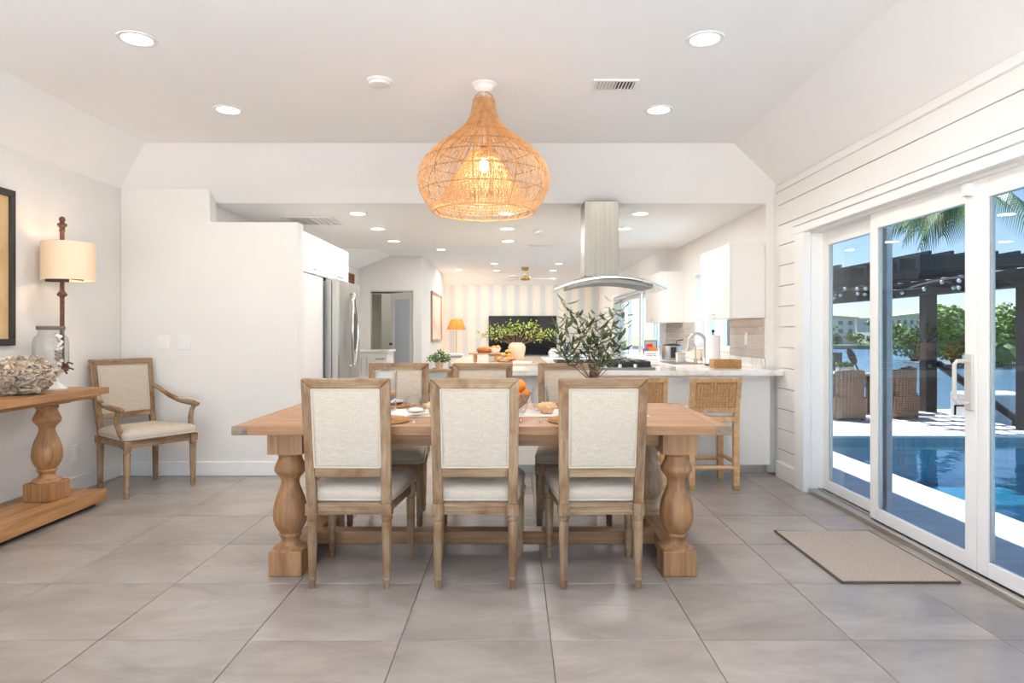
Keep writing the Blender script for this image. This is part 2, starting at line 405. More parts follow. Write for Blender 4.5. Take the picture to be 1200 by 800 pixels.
def lay_tiles(x_lo, x_hi, y_lo, y_hi):
    for i in range(-7, 6):
        xa, xb = max(.147+TW*i, x_lo), min(.147+TW*(i+1), x_hi)
        if xb-xa < .03: continue
        for k in range(-8, 12):
            ya, yb = max(2.654+TD*k, y_lo), min(2.654+TD*(k+1), y_hi)
            if yb-ya < .03: continue
            piece(tile_mesh(xb-xa-2*J, yb-ya-2*J), 'tile', ((xa+xb)/2, (ya+yb)/2, 0), floor)
lay_tiles(XL, 2.27, -.6, YB)
lay_tiles(-1.83, 2.20, YB, YK)
far_tiles = B()
for i in range(-8, 6):
    for k in range(0, 15):
        xa, xb = max(.147+TW*i, -4.5), min(.147+TW*(i+1), 2.2); ya, yb = YK+TD*k, min(YK+TD*(k+1), YE)
        if xb-xa > .05 and yb-ya > .05: far_tiles.box(xa+J, xb-J, ya+J, yb-J, -.012, 0)
o = far_tiles.build('far_tiles', 'tile', floor, smooth=0); o['kind'] = 'stuff'

# ------------------------------------------------------------------ walls, ceilings
def wall(name, mat, label, *boxes, bevel=0):
    b = B()
    for q in boxes: b.box(*q)
    return struct(b.build(name, mat, None, bevel, smooth=0 if not bevel else 40), label, 'wall')
wall('wall_left', 'wall_paint', 'white painted left wall behind the console table', (XL-.15, XL, -.75, YB+.14, 0, 2.75))
ol = [(XL, 0), (-1.83, 0), (-1.83, 2.157), (-2.59, 2.157), (-2.59, 2.6), (XL, 2.6)]
struct(B().loft([[(x, YB+.14, z) for x, z in ol], [(x, YB, z) for x, z in ol]]).build('wall_back', 'wall_paint', None, .010, smooth=40), 'white wall behind the armchair that drops to a partition beside the fridge cabinets', 'wall')
# right wall: drywall core with the door opening, shiplap planks in front
DY0, DY1, DZ = .92, 5.12, 2.0
wr = wall('wall_right', 'shiplap_paint', 'white shiplap wall on the right around the sliding glass doors',
          (2.27, 2.44, -.75, DY0, 0, 2.75), (2.27, 2.44, DY0, DY1, DZ, 2.75), (2.27, 2.44, DY1, YB+.14, 0, 2.75))
plank_z = [2.289-.171*k for k in range(14)]
def plank(y0, y1, z0, z1):
    bx('plank', 'shiplap_paint', wr, 2.243, 2.27, y0, y1, max(z0, .1)+.003, z1-.003, .002)
CASO, CASI = 5.27, 5.10
plank(-.6, YB-.002, 2.289, 2.44)
for k in range(14):
    z1 = plank_z[k]; z0 = z1-.171
    if z1 < .12: break
    if z0 > 2.03: plank(-.6, YB-.002, z0, z1)
    elif z1 > 2.06:
        plank(-.6, CASO-.001, 2.06, z1); plank(CASO+.001, YB-.002, z0, z1)
    else:
        plank(CASO, YB-.002, z0, z1); plank(-.6, DY0-.17, z0, z1)
struct(B().box(2.225, 2.262, -.6, YB-.002, 2.40, 2.455).build('trim_2', 'trim_paint', None, .006), 'slim white trim strip along the top of the shiplap wall', 'trim')
cas = B(); cas.box(2.205, 2.262, CASI, CASO, 0, 1.985).box(2.205, 2.262, DY0-.16, DY0, 0, 1.985).box(2.205, 2.262, DY0-.16, CASO, 1.9855, 2.0445)
cas.box(2.19, 2.262, DY0-.18, CASO+.01, 2.045, 2.075)
struct(cas.build('trim_3', 'trim_paint', None, .004), 'white door casing around the sliding glass doors', 'trim')
def baseboard(name, label, x0, x1, y0, y1, h=.13):
    b = B().box(x0, x1, y0, y1, 0, h); struct(b.build(name, 'trim_paint', None, .005), label, 'baseboard')
baseboard('baseboard_left', 'white baseboard along the left wall', XL-.01, XL+.018, -.6, YB, .12)
baseboard('baseboard_back', 'white baseboard under the light switches', XL, -1.83, YB-.018, YB+.01, .12)
baseboard('baseboard_partition', 'short white baseboard on the end of the partition wall', -1.84, -1.81, YB-.018, YB+.14, .12)
baseboard('baseboard_right', 'white baseboard below the short shiplap section', 2.215, 2.262, CASO, YB-.03, .135)
# dining ceiling: a tray with sloping margins
c = B()
zt, zl = 2.70, 2.44
A = [(-2.89, -.75, zt), (1.725, -.75, zt), (1.725, 5.25, zt), (-2.89, 5.25, zt)]
L0 = [(XL, -.75, zl), (XL, YB, zl)]; R0 = [(XR+.03, -.75, zl), (XR+.03, YB, zl)]
c.add([*A, *L0, *R0], [(3, 2, 1, 0), (0, 4, 5, 3), (2, 7, 6, 1), (3, 5, 7, 2)])
ys = YB+.15; c.add([(-2.592, YB-.001, zl), (XR+.03, YB-.001, zl), (XR+.03, ys, 2.345), (-2.592, ys, 2.345)], [(3, 2, 1, 0)])
struct(c.build('ceiling', 'ceiling_paint', None, smooth=0), 'white tray ceiling with sloping margins over the dining area', 'ceiling')
c = B().box(-2.8, 2.3, YB+.15, YK, 2.345, 2.42)
struct(c.build('ceiling_kitchen', 'ceiling_paint', None, smooth=0), 'flat lower white ceiling over the kitchen', 'ceiling')
c = B()
P = [(-2.40, YK-.05, zt), (1.62, YK-.05, zt), (1.62, 16.8, zt), (-2.40, 16.8, zt), (-3.01, YK-.05, zl), (-3.01, YE, zl), (2.21, YK-.05, zl), (2.21, YE, zl)]
c.add(P, [(3, 2, 1, 0), (0, 4, 5, 3), (2, 7, 6, 1), (3, 5, 7, 2)])
struct(c.build('ceiling_living', 'ceiling_paint', None, smooth=0), 'white tray ceiling over the living room beyond the kitchen', 'ceiling')
wall('sun_blocking_roof', 'roof_stucco', 'unseen flat roof slab added to block the sun, with overhanging eaves', (-5.2, 2.95, -.75, 18.2, 2.80, 2.98))  # unseen roof put in to keep the sun out; its eave shades the patio
# rear of the dining room: unseen, opened wide to let daylight in
wall('wall_rear', 'wall_paint', 'unseen white rear wall, its terrace opening widened to let daylight in', (XL-.15, -3.2, -.75, -.62, 0, 2.75), (2.1, 2.44, -.75, -.62, 0, 2.75), (-3.2, 2.1, -.75, -.62, 2.42, 2.75))
# kitchen and living right wall with window and sliding doors
KX = 2.20
wall('wall_kitchen', 'wall_paint', 'white painted kitchen and living room wall on the right',
     (KX, 2.44, YB+.14, 6.78, 0, 2.75), (KX, 2.44, 6.78, 8.10, 0, 1.03), (KX, 2.44, 6.78, 8.10, 1.90, 2.75), (KX, 2.44, 8.10, 9.72, 0, 2.75),
     (KX, 2.44, 9.72, 14.7, 1.98, 2.75), (KX, 2.44, 14.7, YE, 0, 2.75))
wall('wall_kitchen_left', 'wall_paint', 'white wall behind the fridge and tall cabinets', (-2.8, -2.65, YB+.14, YK, 0, 2.4), (-3.2, -2.65, YK-.1, YK, 0, 2.75))
wall('wall_living_left', 'wall_paint', 'white wall beyond the fridge in the living area', (-3.16, -3.01, YK, 13.0, 0, 2.75))
wall('wall_door', 'wall_paint', 'white wall with the bedroom doorway', (-3.01, -2.80, 13.0, 13.12, 0, 2.75), (-1.95, -1.79, 13.0, 13.12, 0, 2.75), (-2.80, -1.95, 13.0, 13.12, 2.03, 2.75))
wall('wall_hall', 'wall_paint', 'white side wall where the framed artwork hangs', (-1.91, -1.79, 13.12, YE, 0, 2.75))
wall('wall_living_back', 'wallpaper', 'far living room wall in pale blue and cream striped wallpaper', (-1.79, KX, YE, YE+.12, 0, 2.75))
wall('wall_bedroom', 'bedroom_paint', 'grey-green bedroom walls beyond the open door', (-4.6, -1.91, 16.0, 16.12, 0, 2.6), (-4.6, -4.5, 13.12, 16.0, 0, 2.6), (-4.6, -3.01, 13.0, 13.12, 0, 2.6), (-4.6, -1.85, 13.0+.12, 16.1, 2.6, 2.7))

# ------------------------------------------------------------------ sliding glass doors on the right
d1 = thing('door_1', 'white framed sliding glass door wall facing the pool', 'door', (0, 0, 0)); d1['kind'] = 'structure'
fr = B(); X0, X1 = 2.262, 2.42
fr.box(X0, X1, DY1-.035, DY1, .03, DZ).box(X0, X1, DY0, DY0+.035, .03, DZ).box(X0, X1, DY0, DY1, DZ-.03, DZ)
fr.build('door_frame', 'trim_paint', d1, .003)
trk = B(); trk.box(X0-.02, X1, DY0, DY1, .0, .03)
trk.box(2.312, 2.322, DY0, DY1, .03, .04).box(2.372, 2.382, DY0, DY1, .03, .04)
trk.build('sill_track', 'nickel', d1, .003)
def slider(x, y0, y1, sw=.085, handle=None):
    t = .038; z0, z1 = .035, 1.972
    b = B(); b.box(x-t/2, x+t/2, y0, y0+sw, z0, z1).box(x-t/2, x+t/2, y1-sw, y1, z0, z1)
    b.box(x-t/2, x+t/2, y0+sw, y1-sw, z1-.10, z1).box(x-t/2, x+t/2, y0+sw, y1-sw, z0, z0+.075)
    p = b.build('door_panel', 'trim_paint', d1, .003)
    bx('pane', 'dimming_glass', p, x-.004, x+.004, y0+sw-.005, y1-sw+.005, z0+.07, z1-.095)
    g = B()
    for (ya, yb) in ((y0+sw-.008, y0+sw+.012), (y1-sw-.012, y1-sw+.008)): g.box(x-.009, x+.009, ya, yb, z0+.07, z1-.095)
    g.build('glazing_bead', 'nickel', p)
    if handle:
        hy = handle; h = B()
        h.tube([(x-t/2, hy, 1.075), (x-.085, hy, 1.075), (x-.098, hy, 1.06), (x-.098, hy, .885), (x-.085, hy, .87), (x-t/2, hy, .87)], .011, 8)
        h.box(x-t/2-.012, x-t/2, hy-.028, hy+.028, .83, 1.11)
        h.build('handle', 'bisque', p, .003)
        bx('latch', 'white_plastic', p, x-t/2-.03, x-t/2, y0+.02, y0+.07, 1.90, 1.965, .004)
    return p
slider(2.365, 4.215, 5.085)
slider(2.305, 3.31, 4.30, handle=3.355)
slider(2.305, 2.31, 3.305, .075)
slider(2.365, 1.38, 2.40)
slider(2.365, .955, 1.42)

# kitchen window, living sliding doors with vertical blinds
w1 = thing('window_1', 'small white framed kitchen window over the counter', 'window', (0, 0, 0)); w1['kind'] = 'structure'
b = B(); b.box(2.30, 2.36, 6.78, 6.83, 1.03, 1.90).box(2.30, 2.36, 8.05, 8.10, 1.03, 1.90).box(2.30, 2.36, 6.78, 8.10, 1.03, 1.07).box(2.30, 2.36, 6.78, 8.10, 1.86, 1.90).box(2.30, 2.36, 7.41, 7.46, 1.07, 1.86)
b.build('window_frame', 'trim_paint', w1, .003)
for (a_, c_) in ((6.83, 7.41), (7.46, 8.05)): bx('pane', 'window_glass', w1, 2.326, 2.334, a_-.004, c_+.004, 1.066, 1.864)
bx('window_sill', 'trim_paint', w1, 2.19, 2.30, 6.76, 8.12, 1.015, 1.04, .004)
d2 = thing('door_2', 'white framed sliding doors of the living room behind the plant', 'door', (0, 0, 0)); d2['kind'] = 'structure'
b = B(); b.box(2.26, 2.40, 9.72, 9.77, 0, 1.98).box(2.26, 2.40, 14.65, 14.7, 0, 1.98).box(2.26, 2.40, 9.72, 14.7, 1.93, 1.98).box(2.26, 2.40, 9.72, 14.7, 0, .04)
b.box(2.165, 2.21, 9.66, 14.76, 1.96, 2.03)
b.build('door_frame', 'trim_paint', d2, .003)
for k in range(4):
    y0 = 9.77+k*1.22; x = 2.31+.05*(k % 2)
    b = B(); b.box(x-.02, x+.02, y0, y0+.08, .04, 1.93).box(x-.02, x+.02, y0+1.14, y0+1.22, .04, 1.93).box(x-.02, x+.02, y0+.08, y0+1.14, .04, .12).box(x-.02, x+.02, y0+.08, y0+1.14, 1.84, 1.93)
    p = b.build('door_panel', 'trim_paint', d2, .003)
    bx('pane', 'window_glass', p, x-.004, x+.004, y0+.075, y0+1.145, .115, 1.845)
vb = thing('vertical_blind', 'white vertical blind slats hanging over the living room sliding doors', 'blind', (2.235, 9.8, 0))
bx('head_rail', 'trim_paint', vb, -.025, .02, -.05, 4.9, 1.925, 1.955)
for k in range(38):
    y = .02+.032*k if k < 9 else 4.85-.03*(k-9)
    if k < 18: bx('slat', 'blind_cloth', vb, -.045, .045, y-.002, y+.002, .03, 1.925)

# ------------------------------------------------------------------ bedroom doorway
dr = thing('door_3', 'white bedroom door with frosted panel standing ajar', 'door', (-1.96, 13.09, 0), R(180-49)); dr['kind'] = 'structure'
b = B(); b.box(0, .82, -.02, .02, .01, .25).box(0, .82, -.02, .02, 1.87, 2.01).box(0, .12, -.02, .02, .25, 1.87).box(.70, .82, -.02, .02, .25, 1.87)
b.build('door_leaf', 'trim_paint', dr, .003)
bx('frosted_pane', 'frosted_glass', dr, .118, .702, -.008, .008, .248, 1.872)
b = B()
for s in (-1, 1): b.tube([(.76, s*.02, .98), (.76, s*.05, .98)], .012, 8).sphere((.76, s*.065, .98), .027)
b.build('door_knob', 'black_iron', dr)
for z in (.35, 1.05, 1.75): bx('hinge', 'black_iron', dr, -.012, .012, -.026, -.018, z-.05, z+.05)
cu = thing('curtain', 'grey-beige curtain on a dark rod inside the bedroom', 'curtain', (-2.78, 13.75, 0))
b = B(); pts = []
for k in range(41):
    x = -.13+.20*k/40; pts.append((x, .035*math.sin(k*1.25)))
vs = [(x, y, .02) for x, y in pts]+[(x, y, 2.0) for x, y in pts]; n_ = len(pts)
b.add(vs, [(i, i+1, n_+i+1, n_+i) for i in range(n_-1)]); b.build('curtain_cloth', 'curtain_cloth', cu, smooth=80, solid=.006)
b = B().tube([(-.5, 0, 2.03), (.5, 0, 2.03)], .015, 8); b.build('curtain_rod', 'black_iron', cu)

# ------------------------------------------------------------------ recessed lights
def can(x, y, z, watts, label, group, r=.095, lamp=True):
    t = thing('recessed_light', label, 'ceiling light', (x, y, z), 0, group)
    B().lathe([(r*.76, .004), (r*.76, -.006), (r*.98, -.007), (r, -.003), (r, .002)], 32, caps=False).build('trim_ring', 'white_plastic', t)
    B().lathe([(.001, -.001), (r*.74, -.001), (r*.76, .003), (.001, .003)], 32).build('lens', 'lamp_glow', t)
    if lamp:
        ld = bpy.data.lights.new('can_lamp', 'AREA'); ld.shape = 'DISK'; ld.size = r*1.5; ld.energy = watts; ld.color = CAN_COL
        lo = bpy.data.objects.new('can_lamp', ld); COL.objects.link(lo); lo.location = (0, 0, -.012); lo.parent = t
    return t
names = {(-1.9, 3.38): 'recessed ceiling light nearest above the console table', (-1.9, 4.46): 'recessed ceiling light nearest the back left slope',
         (.965, 3.38): 'recessed ceiling light over the table side toward the glass doors', (.965, 4.46): 'recessed ceiling light just beyond the air vent'}
for (x, y), lb in names.items(): can(x, y, zt, CAN_W, lb, 'recessed lights in the dining ceiling')
for x in (-1.9, .965):
    for y, w_ in ((2.30, 'next toward us after the pair in view'), (1.20, 'third toward us from the back'), (.1, 'nearest the rear terrace opening')): can(x, y, zt, CAN_W*1.0, 'recessed light in the %s row, %s' % ('console side' if x < 0 else 'glass door side', w_), 'recessed lights near the rear opening')
kn = ['first', 'second', 'third']
for j, x in enumerate((-1.48, -.07, 1.20)):
    for k, y in enumerate((6.35, 7.29, 8.28)):
        can(x, y, 2.345, CAN_W*(.9, 1.7, 1.05)[j], '%s kitchen ceiling light of the row %s' % (kn[k], ('beside the fridge', 'behind the pendant', 'over the sink side')[j]), 'recessed lights in the kitchen ceiling')
for k, (x, y) in enumerate(((-1.3, 15.9), (-.42, 14.5), (-.42, 16.1), (.98, 14.5), (.95, 16.1), (-1.3, 12.0), (.98, 11.0), (-.42, 11.0))):
    can(x, y, zt, CAN_W*1.75, 'living room ceiling light %s' % ('by the artwork wall', 'before the fan on its left', 'behind the fan on its left', 'before the fan on its right', 'behind the fan on its right', 'near the bedroom door', 'above the sliding doors', 'straight beyond the kitchen')[k], 'recessed lights in the living room')
# unseen fill light added to brighten the bedroom, no fixture
ld = bpy.data.lights.new('bedroom_fill', 'POINT'); ld.energy = 26; ld.shadow_soft_size = .15; lo = bpy.data.objects.new('bedroom_fill', ld); COL.objects.link(lo); lo.location = (-3.2, 14.6, 2.2)
# smoke detectors and vents
def detector(x, y, z, r, label):
    t = thing('smoke_detector', label, 'detector', (x, y, z))
    B().lathe([(r, .0), (r, -.012), (r*.94, -.016), (.002, -.016)], 32).build('base', 'white_plastic', t)
    B().lathe([(r*.86, -.015), (r*.80, -.03), (r*.5, -.036), (.002, -.037)], 32).build('cover', 'white_plastic', t)
detector(-.788, 3.94, zt, .075, 'round white smoke detector on the ceiling left of the pendant')
detector(.27, 7.45, 2.345, .05, 'small round white detector on the kitchen ceiling beside the hood')
def vent(x, y, z, w, d, nsl, label, gapmat='dark_gap', along='x', name='air_vent'):
    t = thing(name, label, 'vent', (x, y, z))
    e = .018; b = B(); b.box(-w/2, w/2, -d/2, -d/2+e, -.012, 0).box(-w/2, w/2, d/2-e, d/2, -.012, 0).box(-w/2, -w/2+e, -d/2+e, d/2-e, -.012, 0).box(w/2-e, w/2, -d/2+e, d/2-e, -.012, 0)
    b.build('vent_frame', 'white_plastic', t, .003)
    bx('duct', gapmat, t, -w/2+e, w/2-e, -d/2+e, d/2-e, -.003, -.001)
    for k in range(nsl):
        u = -w/2+e+(w-2*e)*(k+.5)/nsl
        T = TR(u, 0, -.009, 0, 0, R(38) if k < nsl/2 else R(-38))
        B().box(-.0085, .0085, -d/2+e, d/2-e, -.001, .001, T).build('slat', 'white_plastic', t)
vent(.60, 4.0, zt, .27, .17, 12, 'white louvred air vent on the dining ceiling')
vent(-2.02, 6.75, 2.345, .5, .45, 8, 'large square return air vent above the tall cabinets', 'bisque')
vent(.35, 8.65, 2.345, .30, .10, 10, 'slim white vent slot at the kitchen ceiling edge')
vent(-.36, 9.65, zt, .42, .14, 12, 'slim vent in the living ceiling just past the kitchen')
# ------------------------------------------------------------------ dining chairs
LEGP = [(.004, 0), (.0135, 0), (.016, .012), (.0165, .035), (.0205, .042), (.0205, .05), (.017, .056), (.019, .075), (.0235, .30), (.0245, .315), (.021, .322), (.0265, .334), (.0265, .342), (.0215, .35), (.021, .352)]
def leg_obj(x, y, parent, top=.352, sc=1.0, rake=0):
    p = B(); k = top/.352
    p.lathe([(r*sc, z*k) for r, z in LEGP], 30, flute=.003, nfl=10, frange=(.08*k, .298*k))
    w = .0265*sc; p.box(-w, w, -w, w, top, top+.055)
    p.lathe([(.002, 0), (.012, 0), (.014, .003), (.002, .004)], 12, TR(0, -w-.0005, top+.028, 0, R(90)))
    for s in (-1, 1): p.lathe([(.002, 0), (.012, 0), (.014, .003), (.002, .004)], 12, TR(s*(w+.0005), 0, top+.028, 0, 0, R(90*s)))
    o = p.build('leg', 'grey_oak_z', parent, smooth=35); o.location = (x, y, 0)
    if rake: o.rotation_euler = (rake, 0, 0)
    return o
def chair_back(t, w_top, w_bot, z_top, y0, y1, z_rail, z_seat, fw=.048, th=.032, full=True):
    """square upholstered back: mitred frame in a plane leaning from y0 at z_seat to y1 at z_top"""
    def pt(u, z, d):
        f = (z-z_seat)/(z_top-z_seat); return (u*(w_bot+(w_top-w_bot)*f), y0+(y1-y0)*f+d, z)
    g = .0012
    def bar(q, name, mt):                         # q: four (u, z) corners, made as a slab of thickness th
        b = B(); b.hexa([pt(u, z, -th/2) for u, z in q], [pt(u, z, th/2) for u, z in q]); b.build(name, mt, t, .004)
    wi = 1-fw*2/(w_top*2)*1.0
    bar([(-1+g*3, z_top), (1-g*3, z_top), (wi, z_top-fw), (-wi, z_top-fw)], 'back_rail', 'grey_oak_x')
    for s in (-1, 1):
        bar([(s*1, z_top-g*2), (s*wi, z_top-fw-g), (s*wi, z_seat-.005), (s*1, z_seat-.005)], 'back_stile', 'grey_oak_z')
    bar([(-wi+g, z_rail+.045), (wi-g, z_rail+.045), (wi-g, z_rail), (-wi+g, z_rail)], 'back_rail', 'grey_oak_x')
    # raised bead along the inside of the frame, front and rear
    p = B(); zi0, zi1 = z_rail+.045, z_top-fw
    for d, tt in ((-.010, .020), (.006, .034)):
        rings = []
        for k, (ins, dd) in enumerate(((0, 0), (.004, .6), (.02, 1.0))):
            iu = ins/w_top
            s_ = -1 if d < 0 else 1
            rings.append([pt(u*(wi-iu), z, d+s_*tt*dd*.45) for u, z in ((-1, zi0+ins), (1, zi0+ins), (1, zi1-ins), (-1, zi1-ins))])
        if d < 0: rings = [list(reversed(r)) for r in rings]
        p.loft(rings)
    p.build('back_cushion', 'linen', t, smooth=60)
    q = B()
    for d in (-.0175, .0175):
        loop = [pt(u*(wi-.004), z, d) for u, z in ((-1, zi0+.003), (1, zi0+.003), (1, zi1-.003), (-1, zi1-.003))]
        for i in range(4): q.tube([loop[i], loop[(i+1) % 4]], .0035, 6)
    q.build('piping', 'piping', t)
def seat_set(t, w0, w1, d0, d1, zr=.352, hr=.055, zs=.407, hs=.095, fabric='linen'):
    b = B(); th = .03
    qs = [(-w0, d0), (w0, d0), (w1, d1), (-w1, d1)]
    def rail(p, q, ex=0):
        P, Q = Vector((*p, 0)), Vector((*q, 0)); dvec = (Q-P).normalized(); nn = Vector((dvec.y, -dvec.x, 0))
        for (o, za, zb) in ((0, zr, zr+hr), (.004, zr+.012, zr+.020), (.004, zr+.036, zr+.046)):
            a, c = P+nn*(o+.006), Q+nn*(o+.006); a2, c2 = P-nn*th*.6, Q-nn*th*.6
            b.hexa([(*a.xy, za), (*c.xy, za), (*c2.xy, za), (*a2.xy, za)], [(*a.xy, zb), (*c.xy, zb), (*c2.xy, zb), (*a2.xy, zb)])
    for i in range(4): rail(qs[i], qs[(i+1) % 4])
    b.build('seat_rail', 'grey_oak_x', t, .0025)
    c = B(); e = .022; rings = []
    for (ins, f) in ((.006, 0), (-.004, .18), (-.008, .42), (-.002, .62), (.02, .82), (.06, .94), (.12, .99), (.19, 1.02)):
        rings.append(rrect(w0+e-ins, w1+e-ins, d0+.012+ins, d1+e-ins, zs+hs*f, max(.035-ins*.1, .015), 5))
    c.loft(rings); c.build('seat', fabric, t, smooth=70)
    p = B(); loop = rrect(w0+e+.004, w1+e+.004, d0+.01, d1+e+.004, zs+.012, .035, 5); p.tube(loop+[loop[0]], .004, 6); p.build('seat_piping', 'piping', t)
def dining_chair(label, group):
    t = thing('dining_chair', label, 'chair', (0, 0, 0), 0, group)
    w0, w1, d0, d1 = .178, .215, -.215, .235
    for s in (-1, 1):
        leg_obj(s*w0, d0, t); leg_obj(s*w1, d1, t)
    seat_set(t, w0, w1, d0, d1)
    chair_back(t, .208, .201, 1.005, d0, -.285, .535, .402)
    return t
GN, GF = 'dining chairs on the near side of the table', 'dining chairs on the far side of the table'
ch = dining_chair('weathered oak dining chair with linen back, near side, nearest the armchair', GN)
ch.location = (-.778, 3.405, 0); ch.rotation_euler = (0, 0, R(-1))
dup(ch, (-.182, 3.405, 0), 0, 'weathered oak dining chair with linen back, middle of the near side', GN)
dup(ch, (.412, 3.405, 0), R(1), 'weathered oak dining chair with linen back, near side, nearest the glass doors', GN)
for x, lb in ((-.796, 'far-side linen dining chair facing us behind the glass pitcher'), (-.215, 'far-side linen dining chair facing us in front of the kitchen island'), (.375, 'far-side linen dining chair facing us in front of the peninsula end')):
    dup(ch, (x, 4.37, 0), PI, lb, GF)

# ------------------------------------------------------------------ dining table
tb = thing('dining_table', 'long oak trestle dining table with turned baluster legs set for a meal', 'table', (-.155, 3.765, 0))
hw, hd, tz, tt = 1.2075, .535, .765, .042
npl = 6; bw = .075
for k in range(npl):
    y0 = -hd+2*hd*k/npl
    bx('plank', 'oak_x', tb, -hw+bw+.001, hw-bw-.001, y0+.0006, y0+2*hd/npl-.0006, tz-tt, tz, .0015)
for s in (-1, 1):
    bx('breadboard_end', 'oak_y', tb, *sorted((s*hw, s*(hw-bw))), -hd+.03, hd-.03, tz-tt, tz, .002)
    for sy in (-1, 1):
        bx('corner_block', 'knotty_end', tb, *sorted((s*hw, s*(hw-bw))), *sorted((sy*hd, sy*(hd-.0295))), tz-tt, tz, .002)
LX, LY = .985, .345
ap = B()
for s in (-1, 1):
    ap.box(-LX-.05, LX+.05, s*LY-.014-s*.03, s*LY+.014-s*.03, .636, tz-tt)
    ap.box(s*LX-.014, s*LX+.014, -LY, LY, .636, tz-tt)
ap.build('apron', 'oak_x', tb, .003)
BAL = [(.060, .617), (.064, .612), (.064, .600), (.056, .592), (.060, .575), (.070, .553), (.0775, .536), (.0785, .52), (.072, .508), (.062, .497), (.050, .482), (.0445, .464), (.0455, .45), (.051, .432), (.060, .408), (.069, .384), (.077, .355), (.083, .325), (.0855, .295), (.083, .268), (.076, .245), (.066, .225), (.056, .210), (.050, .203), (.056, .196), (.0565, .190), (.051, .184), (.046, .174), (.0455, .163), (.050, .151), (.060, .142), (.074, .136), (.082, .130), (.084, .122), (.084, .118)]
BAL = [(r, z) for r, z in reversed(BAL)]
for sx in (-1, 1):
    for sy in (-1, 1):
        l = B().lathe(BAL, 36).box(-.087, .087, -.087, .087, .610, tz-tt).build('leg', 'pale_oak_z' if (sx == 1 and sy == 1) else 'oak_z', tb, smooth=50)  # the far right leg takes a paler oak than the others
        l.location = (sx*LX, sy*LY, 0)
        f = bx('foot_block', 'oak_z', l, -.083, .083, -.083, .083, 0, .125, .005)
    bx('foot_rail', 'oak_y', tb, sx*LX-.05, sx*LX+.05, -LY+.083, LY-.083, .035, .115, .004)
bx('stretcher', 'oak_x', tb, -LX+.045, LX-.045, -.05, .05, .045, .115, .004)

# ------------------------------------------------------------------ console table on the left
ct = thing('console_table', 'long oak console table with baluster legs against the left wall', 'table', (-3.10, 3.85, 0))
cx, cy = .215, .90
for k in range(3):
    x0 = -cx+2*cx*k/3
    bx('plank', 'console_oak_y', ct, x0+.0006, x0+2*cx/3-.0006, -cy-.03, cy+.03-.001, .783, .83, .002)
bx('under_rail', 'console_oak_y', ct, -cx+.05, cx-.05, -cy+.03, cy-.03, .757, .783, .003)
for k in range(3):
    x0 = -cx+2*cx*k/3
    bx('shelf_plank', 'console_oak_y', ct, x0+.0006, x0+2*cx/3-.0006, -cy, cy, .035, .112, .002)
bx('dark_base', 'dark_gap', ct, -cx+.05, cx-.05, -cy+.05, cy-.05, 0, .035)  # near-black block painted in for the shade under the raised shelf
def lerpz(z): return .112+(z-.0)*(.757-.112)/.64
for y in (-.62, .60):
    l = B().lathe([(r*1.05, lerpz(z-.0)) for r, z in BAL], 36).box(-.095, .095, -.095, .095, .742, .757).build('leg', 'oak_z', ct, smooth=50); l.location = (-.0, y, 0)
    bx('foot_block', 'oak_z', l, -.095, .095, -.095, .095, .112, .112+.118, .006)

# ------------------------------------------------------------------ armchair in the corner
ac = thing('armchair', 'weathered oak armchair with padded linen seat and arms in the corner', 'chair', (-2.885, 5.235, 0), R(-123))
w0, w1, d0, d1 = .215, .255, -.235, .235
for s in (-1, 1): leg_obj(s*w0, d0, ac, .365, 1.05); leg_obj(s*w1, d1, ac, .365, 1.05)
seat_set(ac, w0, w1, d0, d1, .365, .055, .42, .085)
chair_back(ac, .245, .225, 1.005, d0-.01, -.35, .54, .40)
for s in (-1, 1):
    b = B()
    b.tube([(s*.232, -.30, .78), (s*.25, -.235, .755), (s*.275, -.13, .70), (s*.29, -.02, .668), (s*.292, .10, .657), (s*.292, .20, .652), (s*.292, .235, .645)], [.016, .018, .019, .020, .021, .022, .018], 10)
    b.tube([(s*.292, .20, .645), (s*.290, .165, .60), (s*.285, .155, .54), (s*.272, .185, .47), (s*.258, .228, .415), (s*.256, .235, .38)], [.018, .018, .019, .022, .024, .022], 10)
    b.sphere((s*.292, .228, .648), (.024, .022, .018), 12, 8)
    a_ = b.build('arm', 'grey_oak_y', ac, smooth=60)
    c = B().sphere((s*.2925, .05, .682), (.022, .09, .017), 14, 9); c.build('arm_pad', 'linen', a_, smooth=80)

